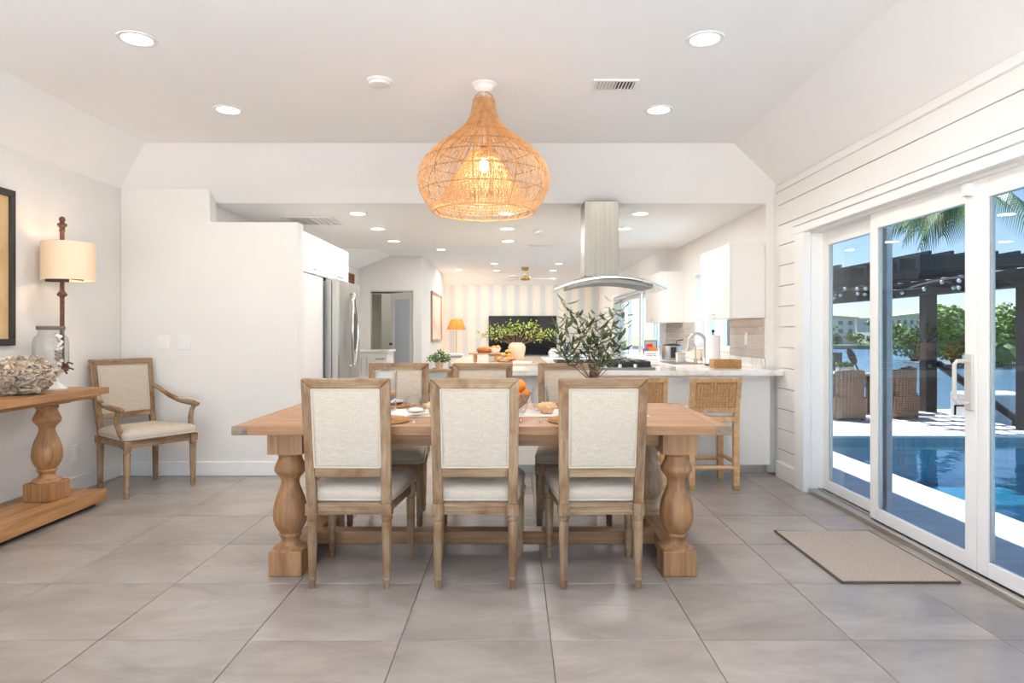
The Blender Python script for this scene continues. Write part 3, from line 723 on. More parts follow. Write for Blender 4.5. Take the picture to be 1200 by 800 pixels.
# ------------------------------------------------------------------ counter stools
def stool(label):
    t = thing('counter_stool', label, 'stool', (0, 0, 0), 0, 'rattan counter stools at the peninsula')
    w = .172; dr_, df = -.20, .20; lw = .021
    def post(x, y, ztop, lean=0):
        b = B(); b.hexa([(x-lw, y-lw, .035), (x+lw, y-lw, .035), (x+lw, y+lw, .035), (x-lw, y+lw, .035)], [(x-lw, y-lw+lean, ztop), (x+lw, y-lw+lean, ztop), (x+lw, y+lw+lean, ztop), (x-lw, y+lw+lean, ztop)])
        nb = int((ztop-.035)/.014)
        for k in range(nb):                        # wrapped cane bands
            z = .035+(k+.5)*(ztop-.035)/nb; f = (z-.035)/(ztop-.035); yy = y+lean*f; e = lw+.0012
            b.hexa([(x-e, yy-e, z-.0055), (x+e, yy-e, z-.0055), (x+e, yy+e, z-.0055), (x-e, yy+e, z-.0055)], [(x-e, yy-e, z+.0055), (x+e, yy-e, z+.0055), (x+e, yy+e, z+.0055), (x-e, yy+e, z+.0055)])
        l = b.build('leg', 'rattan', t, smooth=0)
        bx('foot_cap', 'brass', l, x-lw-.001, x+lw+.001, y-lw-.001, y+lw+.001, 0, .042, .002)
    for s in (-1, 1): post(s*w, dr_, .585); post(s*w, df, .56)
    def bar(name, a, c, r=.016):
        B().tube([a, c], r, 8).build(name, 'rattan', t)
    bar('stretcher', (-w, dr_, .17), (w, dr_, .17)); bar('stretcher', (-w, df, .17), (w, df, .17))
    for s in (-1, 1): bar('stretcher', (s*w, dr_, .21), (s*w, df, .21))
    b = B(); b.box(-w-.02, w+.02, dr_-.02, df+.02, .525, .565); b.build('seat_frame', 'rattan', t, .008)
    rings = [rrect(.18-i, .18-i, -.185+i, .215-i, .565+z, .03, 4) for i, z in ((.004, 0), (-.004, .015), (0, .032), (.02, .045), (.06, .05))]
    B().loft(rings).build('seat_cushion', 'white_fabric', t, smooth=70)
    # woven back: wrapped frame, backing and real crossing cane strips
    y0, y1, z0, z1 = -.20, -.265, .60, .872
    def P(u, z, d=0): f = (z-z0)/(z1-z0); return (u, y0+(y1-y0)*f+d-.03*(1-(u/.195)**2)*.3, z)
    hw_ = .195
    f_ = B(); N = 20
    for (za, zb) in ((z1-.036, z1), (z0, z0+.036)):
        for k in range(N):
            ua, ub = -hw_+2*hw_*k/N, -hw_+2*hw_*(k+1)/N-.0015
            f_.hexa([P(ua, za, -.017), P(ub, za, -.017), P(ub, za, .017), P(ua, za, .017)], [P(ua, zb, -.017), P(ub, zb, -.017), P(ub, zb, .017), P(ua, zb, .017)])
    for s in (-1, 1):
        for k in range(14):
            za, zb = z0-.02+(z1-z0+.02-.036)*k/14, z0-.02+(z1-z0+.02-.036)*(k+1)/14-.0015
            ua, ub = sorted((s*hw_, s*(hw_-.036)))
            f_.hexa([P(ua, za, -.018), P(ub, za, -.018), P(ub, za, .018), P(ua, za, .018)], [P(ua, zb, -.018), P(ub, zb, -.018), P(ub, zb, .018), P(ua, zb, .018)])
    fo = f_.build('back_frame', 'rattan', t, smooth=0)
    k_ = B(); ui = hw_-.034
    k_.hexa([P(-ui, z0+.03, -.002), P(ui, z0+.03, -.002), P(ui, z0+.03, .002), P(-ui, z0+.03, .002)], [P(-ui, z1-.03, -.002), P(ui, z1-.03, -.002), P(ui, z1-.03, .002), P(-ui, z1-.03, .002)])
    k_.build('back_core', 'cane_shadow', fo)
    wv = B(); nu, nv = 26, 18
    for i in range(nu):
        u = -ui+2*ui*(i+.5)/nu
        pts = [P(u, z0+.03+(z1-z0-.06)*j/nv, (.0055 if (i+j) % 2 else .002)*-1) for j in range(nv+1)]
        wv.tube(pts, .0042, 4, flat=.5, caps=False)
        wv.tube([(p[0], -2*(p[1]-P(u, p[2])[1])+p[1], p[2]) for p in pts], .0042, 4, flat=.5, caps=False)
    for j in range(nv):
        z = z0+.03+(z1-z0-.06)*(j+.5)/nv
        for sd in (-1, 1):
            pts = [P(-ui+2*ui*i/nu, z, (.002 if (i+j) % 2 else .0055)*sd) for i in range(nu+1)]
            wv.tube(pts, .0038, 4, flat=.5, caps=False)
    o = wv.build('cane_weave', 'cane', fo, smooth=0); o['kind'] = 'stuff'
    return t
st = stool('woven rattan counter stool nearest the shiplap wall'); st.location = (1.548, 5.385, 0)
dup(st, (.985, 5.385, 0), 0, 'woven rattan counter stool half hidden behind the near dining chairs')

# ------------------------------------------------------------------ rattan pendant
pd = thing('pendant_lamp', 'large onion-shaped woven rattan pendant lamp over the dining table', 'lamp', (-.178, 4.0, 0))
B().lathe([(.002, 2.70), (.075, 2.70), (.075, 2.69), (.055, 2.678), (.05, 2.665), (.02, 2.655), (.002, 2.655)], 32).build('canopy', 'white_plastic', pd)
PR = [(.064, 2.606), (.068, 2.57), (.078, 2.52), (.100, 2.47), (.135, 2.43), (.180, 2.392), (.235, 2.352), (.295, 2.305), (.345, 2.255), (.378, 2.20), (.392, 2.14), (.388, 2.085), (.370, 2.035), (.340, 1.985), (.315, 1.95), (.302, 1.933)]
def prof(s):
    x = s*(len(PR)-1); i = min(int(x), len(PR)-2); f = x-i
    p0, p1, p2, p3 = PR[max(i-1, 0)], PR[i], PR[i+1], PR[min(i+2, len(PR)-1)]
    q = [.5*((2*p1[k])+(-p0[k]+p2[k])*f+(2*p0[k]-5*p1[k]+4*p2[k]-p3[k])*f*f+(-p0[k]+3*p1[k]-3*p2[k]+p3[k])*f**3) for k in (0, 1)]
    return q
b = B(); rnd = random.Random(3)
for i in range(290):
    a = 2*PI*i/290+rnd.uniform(-.006, .006); tw = rnd.uniform(-.05, .05); s1 = 1.0; pts = []
    for k in range(19):
        s = s1*k/18; r, z = prof(s); aa = a+tw*math.sin(s*PI)+rnd.uniform(-.003, .003); r += rnd.uniform(-.003, .002)
        pts.append((r*math.cos(aa), r*math.sin(aa), z))
    b.tube(pts, .0019, 3, caps=False)
o = b.build('shade_strands', 'rattan', pd, smooth=0); o['kind'] = 'stuff'
def hoop(r, z, rr, mat='rattan_dark', name='hoop'): B().ring(r, rr, z, 56, 6).build(name, mat, pd)
for s in (.0, .33, .46, .56, .66, .78, 1.0):
    r, z = prof(s); hoop(r-.004, z, .0048 if s in (0., 1.) else .0034, 'rattan' if s in (0., 1.) else 'rattan_dark')
for i in range(10):
    a = 2*PI*i/10+.2; pts = [((prof(k/18)[0]-.006)*math.cos(a), (prof(k/18)[0]-.006)*math.sin(a), prof(k/18)[1]) for k in range(19)]
    B().tube(pts, .0034, 6).build('rib', 'rattan_dark', pd)
b = B(); 
for i in range(84):
    a = 2*PI*i/84
    for tw in (.35, -.35):
        pts = [((.075+(.285-.075)*k/8)*math.cos(a+tw*k/8), (.075+(.285-.075)*k/8)*math.sin(a+tw*k/8), 2.30-.335*k/8) for k in range(9)]
        b.tube(pts, .0021, 3, caps=False)
for k in range(22): b.ring(.075+.21*k/21, .0018, 2.30-.335*k/21, 40, 3)
o = b.build('inner_shade', 'rattan', pd, smooth=0); o['kind'] = 'stuff'
B().tube([(0, 0, 2.66), (0, 0, 2.30)], .004, 8).build('cord', 'white_plastic', pd)
B().tube([(-.055, 0, 2.60), (-.05, 0, 2.63), (-.02, 0, 2.655), (.02, 0, 2.655), (.05, 0, 2.63), (.055, 0, 2.60)], .0035, 6).build('hanging_loop', 'rattan_dark', pd)
B().lathe([(.004, 2.33), (.02, 2.325), (.022, 2.27), (.018, 2.26), (.004, 2.26)], 16).build('socket', 'dark_plastic', pd)
B().sphere((0, 0, 2.215), (.028, .028, .042), 16, 10).build('bulb', 'bulb_glow', pd)
ld = bpy.data.lights.new('pendant_bulb', 'POINT'); ld.energy = 5; ld.color = (1, .86, .66); ld.shadow_soft_size = .05; lo = bpy.data.objects.new('pendant_bulb', ld); COL.objects.link(lo); lo.location = (0, 0, 2.145); lo.parent = pd
# ------------------------------------------------------------------ things on the dining table
ZT = .765
tr_ = B(); tr_.box(-.86, .73, 3.60, 3.93, ZT+.0002, ZT+.0035)
tag(tr_.build('table_runner', 'paper_white', None, .001), 'white linen runner laid along the middle of the dining table', 'runner')
def carafe(x, y):
    t = thing('glass_pitcher', 'clear square glass pitcher with stopper at the left of the table', 'pitcher', (x, y, ZT))
    rings = [rrect(w, w, -w, w, z, w*.45, 4) for w, z in ((.05, .0), (.058, .01), (.062, .10), (.062, .225), (.060, .235))]
    inner = [rrect(w, w, -w, w, z, w*.45, 4) for w, z in ((.060, .235), (.058, .225), (.058, .10), (.054, .014))]
    B().loft(rings+inner).build('glass_body', 'table_glass', t, smooth=50)
    B().lathe([(.002, .237), (.026, .237), (.028, .25), (.024, .272), (.002, .272)], 16).build('stopper', 'table_glass', t)
    bx('orange_slice', 'orange_peel', t, .028, .052, -.03, .01, .10, .118, .006)
carafe(-.728, 3.80)
def tumbler(x, y, label, r=.042, h=.115, stem=False):
    t = thing('wine_glass', label, 'glass', (x, y, ZT+.0037), 0, 'drinking glasses on the dining table')
    b = B(); b.lathe([(.002, .0), (r*.62, .0), (r*.7, .006), (r*.98, h*.3), (r*1.08, h*.5), (r*.98, h*.78), (r*.80, h), (r*.77, h), (r*.95, h*.77), (r*1.05, h*.5), (r*.93, h*.3), (r*.6, .012), (.002, .010)], 24)
    b.build('bowl', 'table_glass', t, smooth=60); return t
tumbler(.152, 3.86, 'taller stemless glass beside the orange bowl', .05, .135)
tumbler(.032, 3.66, 'stemless glass close behind the middle chair back')
tumbler(-.565, 3.78, 'stemless glass with pinkish drink near the pitcher', .045, .09)
tumbler(-.49, 3.84, 'clear stemless glass beyond the pinkish drink', .045, .10)
t = thing('glass_bowl', 'small clear glass bowl of white cream between two chair backs', 'bowl', (-.53, 3.63, ZT+.0037))
B().lathe([(.002, 0), (.03, 0), (.052, .02), (.055, .04), (.052, .04), (.047, .022), (.002, .012)], 24).build('bowl', 'table_glass', t)
B().sphere((0, 0, .028), (.046, .046, .016), 16, 8).build('cream', 'white_ceramic', t)
def coral(x, y, label, sc=1):
    t = thing('sea_sponge', label, 'decoration', (x, y, ZT+.0037), 0, 'natural sea sponges on the runner')
    b = B(); rr = random.Random(int(x*1000))
    b.lathe([(.002, 0), (.030*sc, 0), (.034*sc, .012*sc), (.042*sc, .026*sc), (.056*sc, .036*sc), (.058*sc, .046*sc), (.046*sc, .056*sc), (.022*sc, .060*sc), (.002, .054*sc)], 18)
    b.v = [(p[0]*(1+rr.uniform(-.18, .18)), p[1]*(1+rr.uniform(-.18, .18)), p[2]*(1+rr.uniform(-.08, .08))) for p in b.v]
    b.build('sponge', 'sponge', t, smooth=80)
coral(-.425, 3.69, 'pale orange sea sponge right of the glass bowl', 1.1)
coral(.185, 3.72, 'pale orange sea sponge right of the tall glass', 1.0)
def setting(x, y, side, name):
    t = thing('woven_charger', 'round seagrass charger plate %s' % name, 'charger', (x, y, ZT+.0005), 0, 'woven chargers')
    b = B(); b.lathe([(.002, .0), (.16, .0), (.165, .006), (.15, .010), (.002, .008)], 36); b.build('charger', 'woven_seagrass', t)
    q = B()
    for k in range(9): q.ring(.02+.0165*k, .0055, .009, 40, 5)
    o = q.build('coils', 'woven_seagrass', t); o['kind'] = 'stuff'
    if side > 0:
        p = thing('dinner_plate', 'grey ceramic plate on the charger %s' % name, 'plate', (x, y, ZT+.0145), 0, 'grey plates')
        B().lathe([(.002, 0), (.09, 0), (.125, .014), (.127, .017), (.09, .006), (.002, .005)], 36).build('plate', 'grey_ceramic', p)
        w = thing('soup_bowl', 'grey ceramic bowl stacked on the plate %s' % name, 'bowl', (x, y, ZT+.021), 0, 'grey bowls')
        B().lathe([(.002, 0), (.035, 0), (.07, .03), (.085, .055), (.082, .056), (.066, .032), (.032, .006), (.002, .005)], 32).build('bowl', 'grey_ceramic', w)
        nk = thing('napkin', 'folded white napkin standing in the bowl %s' % name, 'napkin', (x, y, ZT+.028), 0, 'white napkins')
        b = B(); rr = random.Random(int(x*100)+5); n_ = 14
        ring = lambda r, z, ph: [(r*(1+.3*math.cos(3*a+ph))*math.cos(a), r*(1+.3*math.cos(3*a+ph))*math.sin(a), z) for a in [2*PI*i/n_ for i in range(n_)]]
        b.loft([ring(.02, 0, 0), ring(.045, .03, .4), ring(.03, .06, 1.), ring(.016, .085, 1.6)]); b.build('napkin', 'paper_white', nk, smooth=70)
    f = thing('fork', 'silver fork lying beside the charger %s' % name, 'fork', (x+(-.20 if x > 0 else .19), y-.03, ZT+.0006), 0, 'silver forks')
    b = B(); b.tube([(0, -.09, .003), (0, 0, .003), (0, .03, .006)], [.005, .003, .006], 6, flat=.5)
    for k in range(4): b.tube([((k-1.5)*.005, .03, .006), ((k-1.5)*.006, .085, .004)], .0015, 5)
    b.build('fork', 'chrome', f)
setting(-.695, 3.42, -1, 'behind the near left chair'); setting(-.155, 3.42, -1, 'behind the near middle chair'); setting(.335, 3.42, -1, 'behind the near right chair')
setting(-.80, 4.11, 1, 'at the far left seat'); setting(-.22, 4.11, 1, 'at the far middle seat'); setting(.40, 4.11, 1, 'at the far right seat')
# bowl of oranges
ob = thing('wooden_bowl', 'dark wooden bowl holding oranges behind the middle chair', 'bowl', (-.03, 3.86, ZT+.0037))
B().lathe([(.002, 0), (.05, 0), (.10, .04), (.135, .10), (.13, .103), (.094, .045), (.002, .012)], 28).build('bowl', 'woven_seagrass', ob)
om = B().sphere((0, 0, 0), .040, 18, 11); om.v = [(x, y, z*.95) for x, y, z in om.v]; ome = mesh_of(om, 'orange', 'orange_peel', 80)
spots = [(-.05, -.03, .085), (.035, -.045, .085), (.0, .04, .085), (-.085, .03, .105), (.08, .02, .100), (-.01, -.01, .142), (.062, -.005, .146)]
lbs = ['orange at the left of the wooden bowl', 'orange at the near side of the wooden bowl', 'orange at the back of the wooden bowl', 'orange resting on the far left rim of the wooden bowl', 'orange showing at the right rim of the wooden bowl', 'orange on top in the middle of the wooden bowl pile', 'orange on top at the right of the wooden bowl pile']
for (x, y, z), lb in zip(spots, lbs):
    o = bpy.data.objects.new('orange', ome); COL.objects.link(o); o.location = (-.03+x, 3.86+y, ZT+z); tag(o, lb, 'orange', 'oranges in the wooden bowl')
# folded paper triangle at the right end of the runner
# olive branches in a clay bottle
pl = thing('olive_arrangement', 'tall olive branches in a brown bottle vase on the dining table', 'plant', (.456, 3.86, ZT+.0037))
B().lathe([(.002, 0), (.05, 0), (.058, .02), (.058, .10), (.045, .14), (.024, .165), (.022, .215), (.026, .22), (.02, .22), (.018, .16), (.002, .02)], 24).build('vase', 'rust_iron', pl)
lf = B()
rows = [(0, .0008), (.14, .0060), (.35, .0102), (.6, .0096), (.82, .0058), (1.0, .0005)]
vs = []; 
for u, w in rows: vs += [(-w, u*.074, -.003*math.sin(u*PI)+.012*u*u), (0, u*.074, -.0055*math.sin(u*PI)+.012*u*u), (w, u*.074, -.003*math.sin(u*PI)+.012*u*u)]
fs = []
for k in range(5):
    for j in (0, 1): a = k*3+j; fs.append((a, a+1, a+4, a+3))
lf.add(vs, fs)
leaf_me = [mesh_of(lf, 'leaf', 'olive_leaf', 80), mesh_of(lf, 'leaf', 'olive_leaf_pale', 80)]
rr = random.Random(11); nleaf = 0
ends = [(-.16, -.02, .42, 1), (-.20, .03, .30, 1), (-.10, .04, .36, 1), (-.05, -.05, .33, 1), (.015, .03, .35, 1), (.07, -.03, .34, 0), (.12, .04, .42, 0), (.17, -.02, .38, 0), (.14, -.06, .24, 1), (-.12, -.08, .20, 1), (.07, .06, .26, 1), (-.04, .06, .27, 1), (.02, -.09, .2, 1), (-.17, -.06, .14, 1), (.17, .05, .16, 1), (-.19, .0, .22, 1), (.05, -.10, .10, 1)]
for bi, (ex, ey, ez, dark) in enumerate(ends):
    st_ = Vector((rr.uniform(-.008, .008), rr.uniform(-.008, .008), .16)); pts = []
    e = Vector((ex, ey, .205+ez))
    for k in range(9):
        s = k/8; p = st_.lerp(e, s)+Vector((ex*.35*math.sin(s*PI)*(1 if abs(ex) > .1 else .3), 0, .03*math.sin(s*PI))); pts.append(p)
    br = B().tube(pts, [.0028-.0022*k/8 for k in range(9)], 5).build('branch', 'stem_brown', pl)
    nl = 14+int(ez*22)
    for k in range(nl):
        s = .30+.70*k/(nl-1); i = min(int(s*8), 7); p = pts[i].lerp(pts[i+1], s*8-i); d = (pts[i+1]-pts[i]).normalized()
        side = Vector((math.cos(k*2.4+bi), math.sin(k*2.4+bi)*.8, rr.uniform(-.65, .35)))
        dirv = (d*rr.uniform(.2, .7)+side*.95).normalized()
        q = dirv.to_track_quat('Y', 'Z').to_euler()
        sc = rr.uniform(.75, 1.25)
        c = piece(leaf_me[0 if (dark and rr.random() < .85) or rr.random() < .35 else 1], 'leaf', p, br, (q.x, q.y+rr.uniform(-.35, .35), q.z), (sc*1.05, sc, sc)); nleaf += 1

# ------------------------------------------------------------------ things on the console
ZC = .83
sb = thing('shell_sphere', 'round cluster of brown and cream oyster shells on the console', 'decoration', (-3.075, 4.19, ZC))
B().sphere((0, 0, .118), (.135, .135, .085), 16, 10).build('core', 'shell_c', sb)
def shell_mesh(mat, sd):
    r2 = random.Random(sd); b = B(); n_ = 10
    rings = []
    for f, z in ((.15, -.012), (.5, -.007), (.8, 0.001), (1.0, .008)):
        rings.append([(f*(.036+.010*math.sin(i*2.1+sd))*math.cos(2*PI*i/n_), f*(.022+.006*math.cos(i*1.7+sd))*math.sin(2*PI*i/n_), z+r2.uniform(-.003, .003)*f) for i in range(n_)])
    inner = [[(p[0]*.94, p[1]*.94, p[2]+.0025) for p in r] for r in reversed(rings)]
    b.loft(rings+inner); return mesh_of(b, 'shell', mat, 60)
shells = [shell_mesh(mt, k) for k, mt in enumerate(('shell_a', 'shell_b', 'shell_c', 'shell_a', 'shell_b', 'shell_a'))]
rr = random.Random(5); N = 230
for k in range(N):
    z = 1-2*(k+.5)/N; a = k*2.39996; q = math.sqrt(1-z*z)
    nrm = Vector((q*math.cos(a), q*math.sin(a), z)); p = Vector((nrm.x*.158, nrm.y*.158, .118+nrm.z*.104))
    if p.z < .034: p.z = .034
    tn = (nrm+Vector((rr.uniform(-1, 1), rr.uniform(-1, 1), rr.uniform(-1, 1)))*.75).normalized()
    e = tn.to_track_quat('Z', 'Y').to_euler(); s_ = rr.uniform(.7, 1.15)
    piece(rr.choice(shells), 'shell', p, sb, (e.x, e.y, e.z), (s_, s_, s_*1.4))
ja = thing('glass_jar', 'large lidded glass jar on a white pedestal with shell garland', 'jar', (-3.165, 4.58, ZC))
B().lathe([(.002, 0), (.098, 0), (.10, .008), (.085, .02), (.05, .045), (.042, .07), (.05, .10), (.088, .125), (.112, .138), (.114, .150), (.10, .152), (.002, .148)], 36).build('pedestal', 'white_ceramic', ja)
B().lathe([(.002, .155), (.10, .155), (.106, .165), (.107, .32), (.098, .355), (.078, .378), (.074, .405), (.070, .405), (.073, .377), (.094, .352), (.103, .32), (.102, .168), (.002, .160)], 40).build('jar_body', 'jar_glass', ja, smooth=60)
B().lathe([(.002, .405), (.082, .405), (.085, .41), (.085, .428), (.08, .432), (.002, .432)], 36).build('lid', 'lid_grey', ja)
rr = random.Random(2)
gm = [mesh_of(B().sphere((0, 0, 0), (.013, .011, .009), 8, 6), 'garland_shell', 'shell_c', 60), mesh_of(B().sphere((0, 0, 0), (.012, .009, .014), 8, 6), 'garland_shell', 'white_ceramic', 60)]
gr = B().tube([(.058, -.092, .375), (.080, -.087, .30), (.083, -.085, .20), (.085, -.092, .16)], .005, 6).build('garland', 'shell_c', ja)
for k in range(30):
    z = .375-.21*k/29; piece(rr.choice(gm), 'garland_shell', (.074+rr.uniform(-.02, .02), -.090+rr.uniform(-.012, .012), z), gr, (rr.uniform(0, 3), rr.uniform(0, 3), 0))
kn_ = B()
for k in range(3): kn_.ring(.020, .006, 0, 14, 6, TR(.10, -.06, .140+.008*k, 0, R(20*k), R(30)))
for e in ((.155, -.09, .175), (.15, -.05, .135), (.12, -.085, .11)): kn_.tube([(.095, -.06, .155), ((.095+e[0])/2, (-.06+e[1])/2, e[2]+.012), e], .006, 6)
kn_.build('rope_knot', 'rust_iron', ja)
ja.rotation_euler = (0, 0, R(18))

# ------------------------------------------------------------------ wall sconce and framed art
sc = thing('wall_sconce', 'tall rusty iron wall sconce with cream drum shade above the console', 'lamp', (-3.195, 4.74, 0))
pr = [(.002, .96), (.012, .965), (.018, .99), (.014, 1.01), (.0145, 1.02), (.0145, 1.46), (.016, 1.468), (.030, 1.478), (.034, 1.486), (.026, 1.496), (.018, 1.508), (.0145, 1.515), (.0145, 1.93), (.022, 1.936), (.016, 1.945), (.018, 1.96), (.032, 1.975), (.030, 1.985), (.016, 1.992), (.014, 2.0), (.020, 2.010), (.020, 2.022), (.012, 2.034), (.002, 2.038)]
B().lathe(pr, 16).build('pole', 'rust_iron', sc, smooth=30)
b = B()
for z in (1.64, 1.78): b.tube([(-.155, 0, z), (0, 0, z)], .008, 8)
b.build('wall_bracket', 'rust_iron', sc)
sx_ = .045
sh = B(); n_ = 40
out = lambda r, z: [(sx_+r*math.cos(2*PI*i/n_), r*1.02*math.sin(2*PI*i/n_), z) for i in range(n_)]
sh.loft([out(.166, 1.585), out(.164, 1.85), out(.161, 1.85), out(.163, 1.585), out(.166, 1.585)], caps=False); sh.build('shade', 'lamp_shade', sc, smooth=60)
b = B().tube([(sx_-.16, 0, 1.60), (sx_+.16, 0, 1.60)], .006, 6).tube([(sx_, -.16, 1.60), (sx_, .16, 1.60)], .006, 6).box(-.10, .03, -.03, .03, 1.575, 1.60); b.build('shade_spider', 'black_iron', sc)
B().sphere((.06, 0, 1.69), (.025, .025, .036), 12, 8).build('bulb', 'bulb_glow', sc)
ld = bpy.data.lights.new('sconce_bulb', 'POINT'); ld.energy = .8; ld.color = (1, .62, .32); ld.shadow_soft_size = .04; lo = bpy.data.objects.new('sconce_bulb', ld); COL.objects.link(lo); lo.location = (.06, .0, 1.74); lo.parent = sc
pa = thing('framed_art', 'large dark framed tan artwork on the left wall', 'picture', (XL, 3.95, 1.645))
for (n_, x) in (('frame', 0),):
    b = B(); H2, W2 = .515, .52
    b.box(0, .03, -W2, W2, -H2, -H2+.045).box(0, .03, -W2, W2, H2-.045, H2).box(0, .03, -W2, -W2+.045, -H2+.045, H2-.045).box(0, .03, W2-.045, W2, -H2+.045, H2-.045)
    b.build('frame', 'frame_black', pa, .004)
bx('print', 'art_paper', pa, .004, .012, -W2+.04, W2-.04, -H2+.04, H2-.04)

# ------------------------------------------------------------------ switches and outlet
def plate(x, y, z, label, face, n=2):
    t = thing('light_switch', label, 'switch', (x, y, z))
    w = .058 if n == 2 else .036
    if face == 'y':
        bx('plate', 'white_plastic', t, -w, w, -.007, 0, -.06, .06, .003)
        for k in range(n): bx('rocker', 'white_plastic', t, -w+.022+k*.046, -w+.054+k*.046 if n == 2 else w-.02, -.011, -.006, -.033, .033, .002)
    else:
        s = -1 if face == '-x' else 1
        bx('plate', 'white_plastic', t, *sorted((0, s*.007)), -w, w, -.06, .06, .003); bx('rocker', 'white_plastic', t, *sorted((s*.006, s*.011)), -.016, .016, -.033, .033, .002)
    return t
plate(-2.985, YB, 1.133, 'white double rocker switch nearest the corner', 'y'); plate(-2.803, YB, 1.133, 'white double rocker switch nearest the partition', 'y')
o = plate(XL, 5.10, .30, 'white wall outlet low on the left wall behind the armchair', '+x', 1); o.name = 'wall_outlet'; o['category'] = 'outlet'
plate(2.183, 6.28, 1.16, 'white outlet on the grey tile backsplash', '-x', 1)
# door mat
t = thing('door_mat', 'beige jute door mat in front of the sliding doors', 'mat', (1.88, 3.67, 0))
bx('mat', 'jute', t, -.285, .285, -.42, .42, .0005, .010, .003)
b = B().tube([(-.285, -.42, .006), (.285, -.42, .006), (.285, .42, .006), (-.285, .42, .006), (-.285, -.42, .006)], .007, 6); b.build('bound_edge', 'mat_edge', t)

# ------------------------------------------------------------------ kitchen: left run
tc = thing('tall_cabinet', 'white tall pantry cabinet between the partition and the fridge', 'cabinet', (0, 0, 0))
bx('body', 'cabinet_paint', tc, -2.63, -1.872, 5.85, 6.50, .0, 1.748); bx('door', 'cabinet_paint', tc, -1.87, -1.85, 5.853, 6.497, .10, 1.745, .002)
uc = thing('upper_cabinet', 'white upper cabinet above the fridge with bar handles', 'cabinet', (0, 0, 0))
bx('body', 'cabinet_paint', uc, -2.63, -1.872, 5.85, 7.50, 1.755, 2.11)
for (a_, c_) in ((5.853, 6.668), (6.672, 7.497)):
    d = bx('door', 'cabinet_paint', uc, -1.87, -1.85, a_, c_, 1.757, 2.11, .002)
    m_y = (a_+c_)/2; b = B().tube([(-1.85, m_y-.07, 1.80), (-1.825, m_y-.07, 1.80), (-1.825, m_y+.07, 1.80), (-1.85, m_y+.07, 1.80)], .006, 8); b.build('handle', 'nickel', d)
bx('end_panel', 'cabinet_paint', uc, -2.63, -1.85, 7.47, 7.50, 0, 1.754)
fg = thing('refrigerator', 'stainless steel french door fridge with two curved handles', 'refrigerator', (0, 0, 0))
bx('body', 'steel_side', fg, -2.58, -1.785, 6.56, 7.45, .02, 1.72, .004)
b = B()
for y in (6.58, 7.38): b.box(-1.85, -1.73, y, y+.05, 1.72, 1.745)
b.build('hinge_cover', 'steel_side', fg, .004)
for k, (a_, c_) in enumerate(((6.56, 7.003), (7.007, 7.45))):
    rings = [[(-1.78, a_, z), (-1.72, a_, z), (-1.71, a_+.02, z), (-1.704, (a_+c_)/2, z), (-1.71, c_-.02, z), (-1.72, c_, z), (-1.78, c_, z)] for z in (.74, 1.735)]
    d = B().loft(rings).build('door', 'fridge_steel', fg, .003, smooth=20)
    hy = 6.985 if k == 0 else 7.025
    pts = [(-1.705, hy, 1.62)]+[(-1.672-.0*math.sin(PI*j/10)+.016*math.sin(PI*j/10), hy+(-.10 if k == 0 else .10)*math.sin(PI*j/10), 1.62-.75*j/10) for j in range(11)]+[(-1.705, hy, .87)]
    B().tube(pts, .014, 8).build('handle', 'chrome', d, smooth=60)
    if k == 1: bx('dispenser', 'dark_plastic', d, -1.706, -1.700, 7.14, 7.32, 1.02, 1.42, .003)
fd = bx('freezer_drawer', 'fridge_steel', fg, -1.78, -1.705, 6.56, 7.45, .08, .735, .006)
B().tube([(-1.705, 6.68, .66), (-1.65, 6.70, .66), (-1.65, 7.31, .66), (-1.705, 7.33, .66)], .014, 8).build('handle', 'chrome', fd)
bc = thing('bar_cabinet', 'small white cabinet with pale counter before the bedroom doorway', 'cabinet', (-2.42, 11.5, 0))
bx('body', 'cabinet_paint', bc, -.44, .30, -.28, .3, .0, .88); bx('countertop', 'quartz', bc, -.48, .34, -.32, .32, .88, .92, .004)
d = bx('door', 'cabinet_paint', bc, -.435, .06, -.30, -.281, .09, .87, .003)
b = B()
for x in (-.12, -.03): b.tube([(x, -.30, .80), (x, -.33, .80), (x, -.33, .52), (x, -.30, .52)], .006, 6)
b.build('handle', 'nickel', d)
for k in range(3):
    q = bx('drawer', 'cabinet_paint', bc, .065, .295, -.30, -.281, .09+.26*k, .345+.26*k, .003)
    b = B()
    for j in range(4): b.sphere((.12+.04*j, -.312, .255+.26*k), .016, 8, 6)
    b.build('knob', 'nickel', q)

# ------------------------------------------------------------------ kitchen: peninsula, cooktop, hood
pn = thing('peninsula', 'white kitchen peninsula with quartz counter and cooktop behind the stools', 'counter', (0, 0, 0))
bx('front_panel', 'trim_paint', pn, -.28, 2.195, 5.735, 5.76, .085, .86); bx('body', 'cabinet_paint', pn, -.28, 2.19, 5.761, 6.24, .085, .86)
bx('toe_kick', 'nickel', pn, -.26, 2.19, 5.80, 6.20, 0, .085)
sd = thing('side_counter', 'white cabinet run with quartz counter and sink under the kitchen window', 'counter', (0, 0, 0)); bx('body', 'cabinet_paint', sd, 1.58, 2.19, 6.285, 9.62, .085, .86); bx('toe_kick', 'nickel', sd, 1.64, 2.19, 6.285, 9.6, 0, .085)
B().box(-.30, 2.195, 5.555, 6.28, .86, .90).box(2.195, 2.238, 5.555, 5.83, .86, .90).build('countertop', 'quartz', pn, 0, smooth=0); bx('countertop', 'quartz', sd, 1.55, 2.195, 6.283, 9.64, .86, .90, .004)
pass
for k in range(3): 
    b = bx('drawer', 'cabinet_paint', pn, -.27+.6*k, .325+.6*k, 6.24, 6.26, .10, .85, .003)
bs = B().box(2.192, 2.199, 5.845, 6.78, .99, 1.34).box(2.192, 2.199, 8.12, 9.64, .99, 1.33).build('backsplash', 'paper_white', None); struct(bs, 'grey subway tile backsplash along the kitchen wall', 'backsplash')
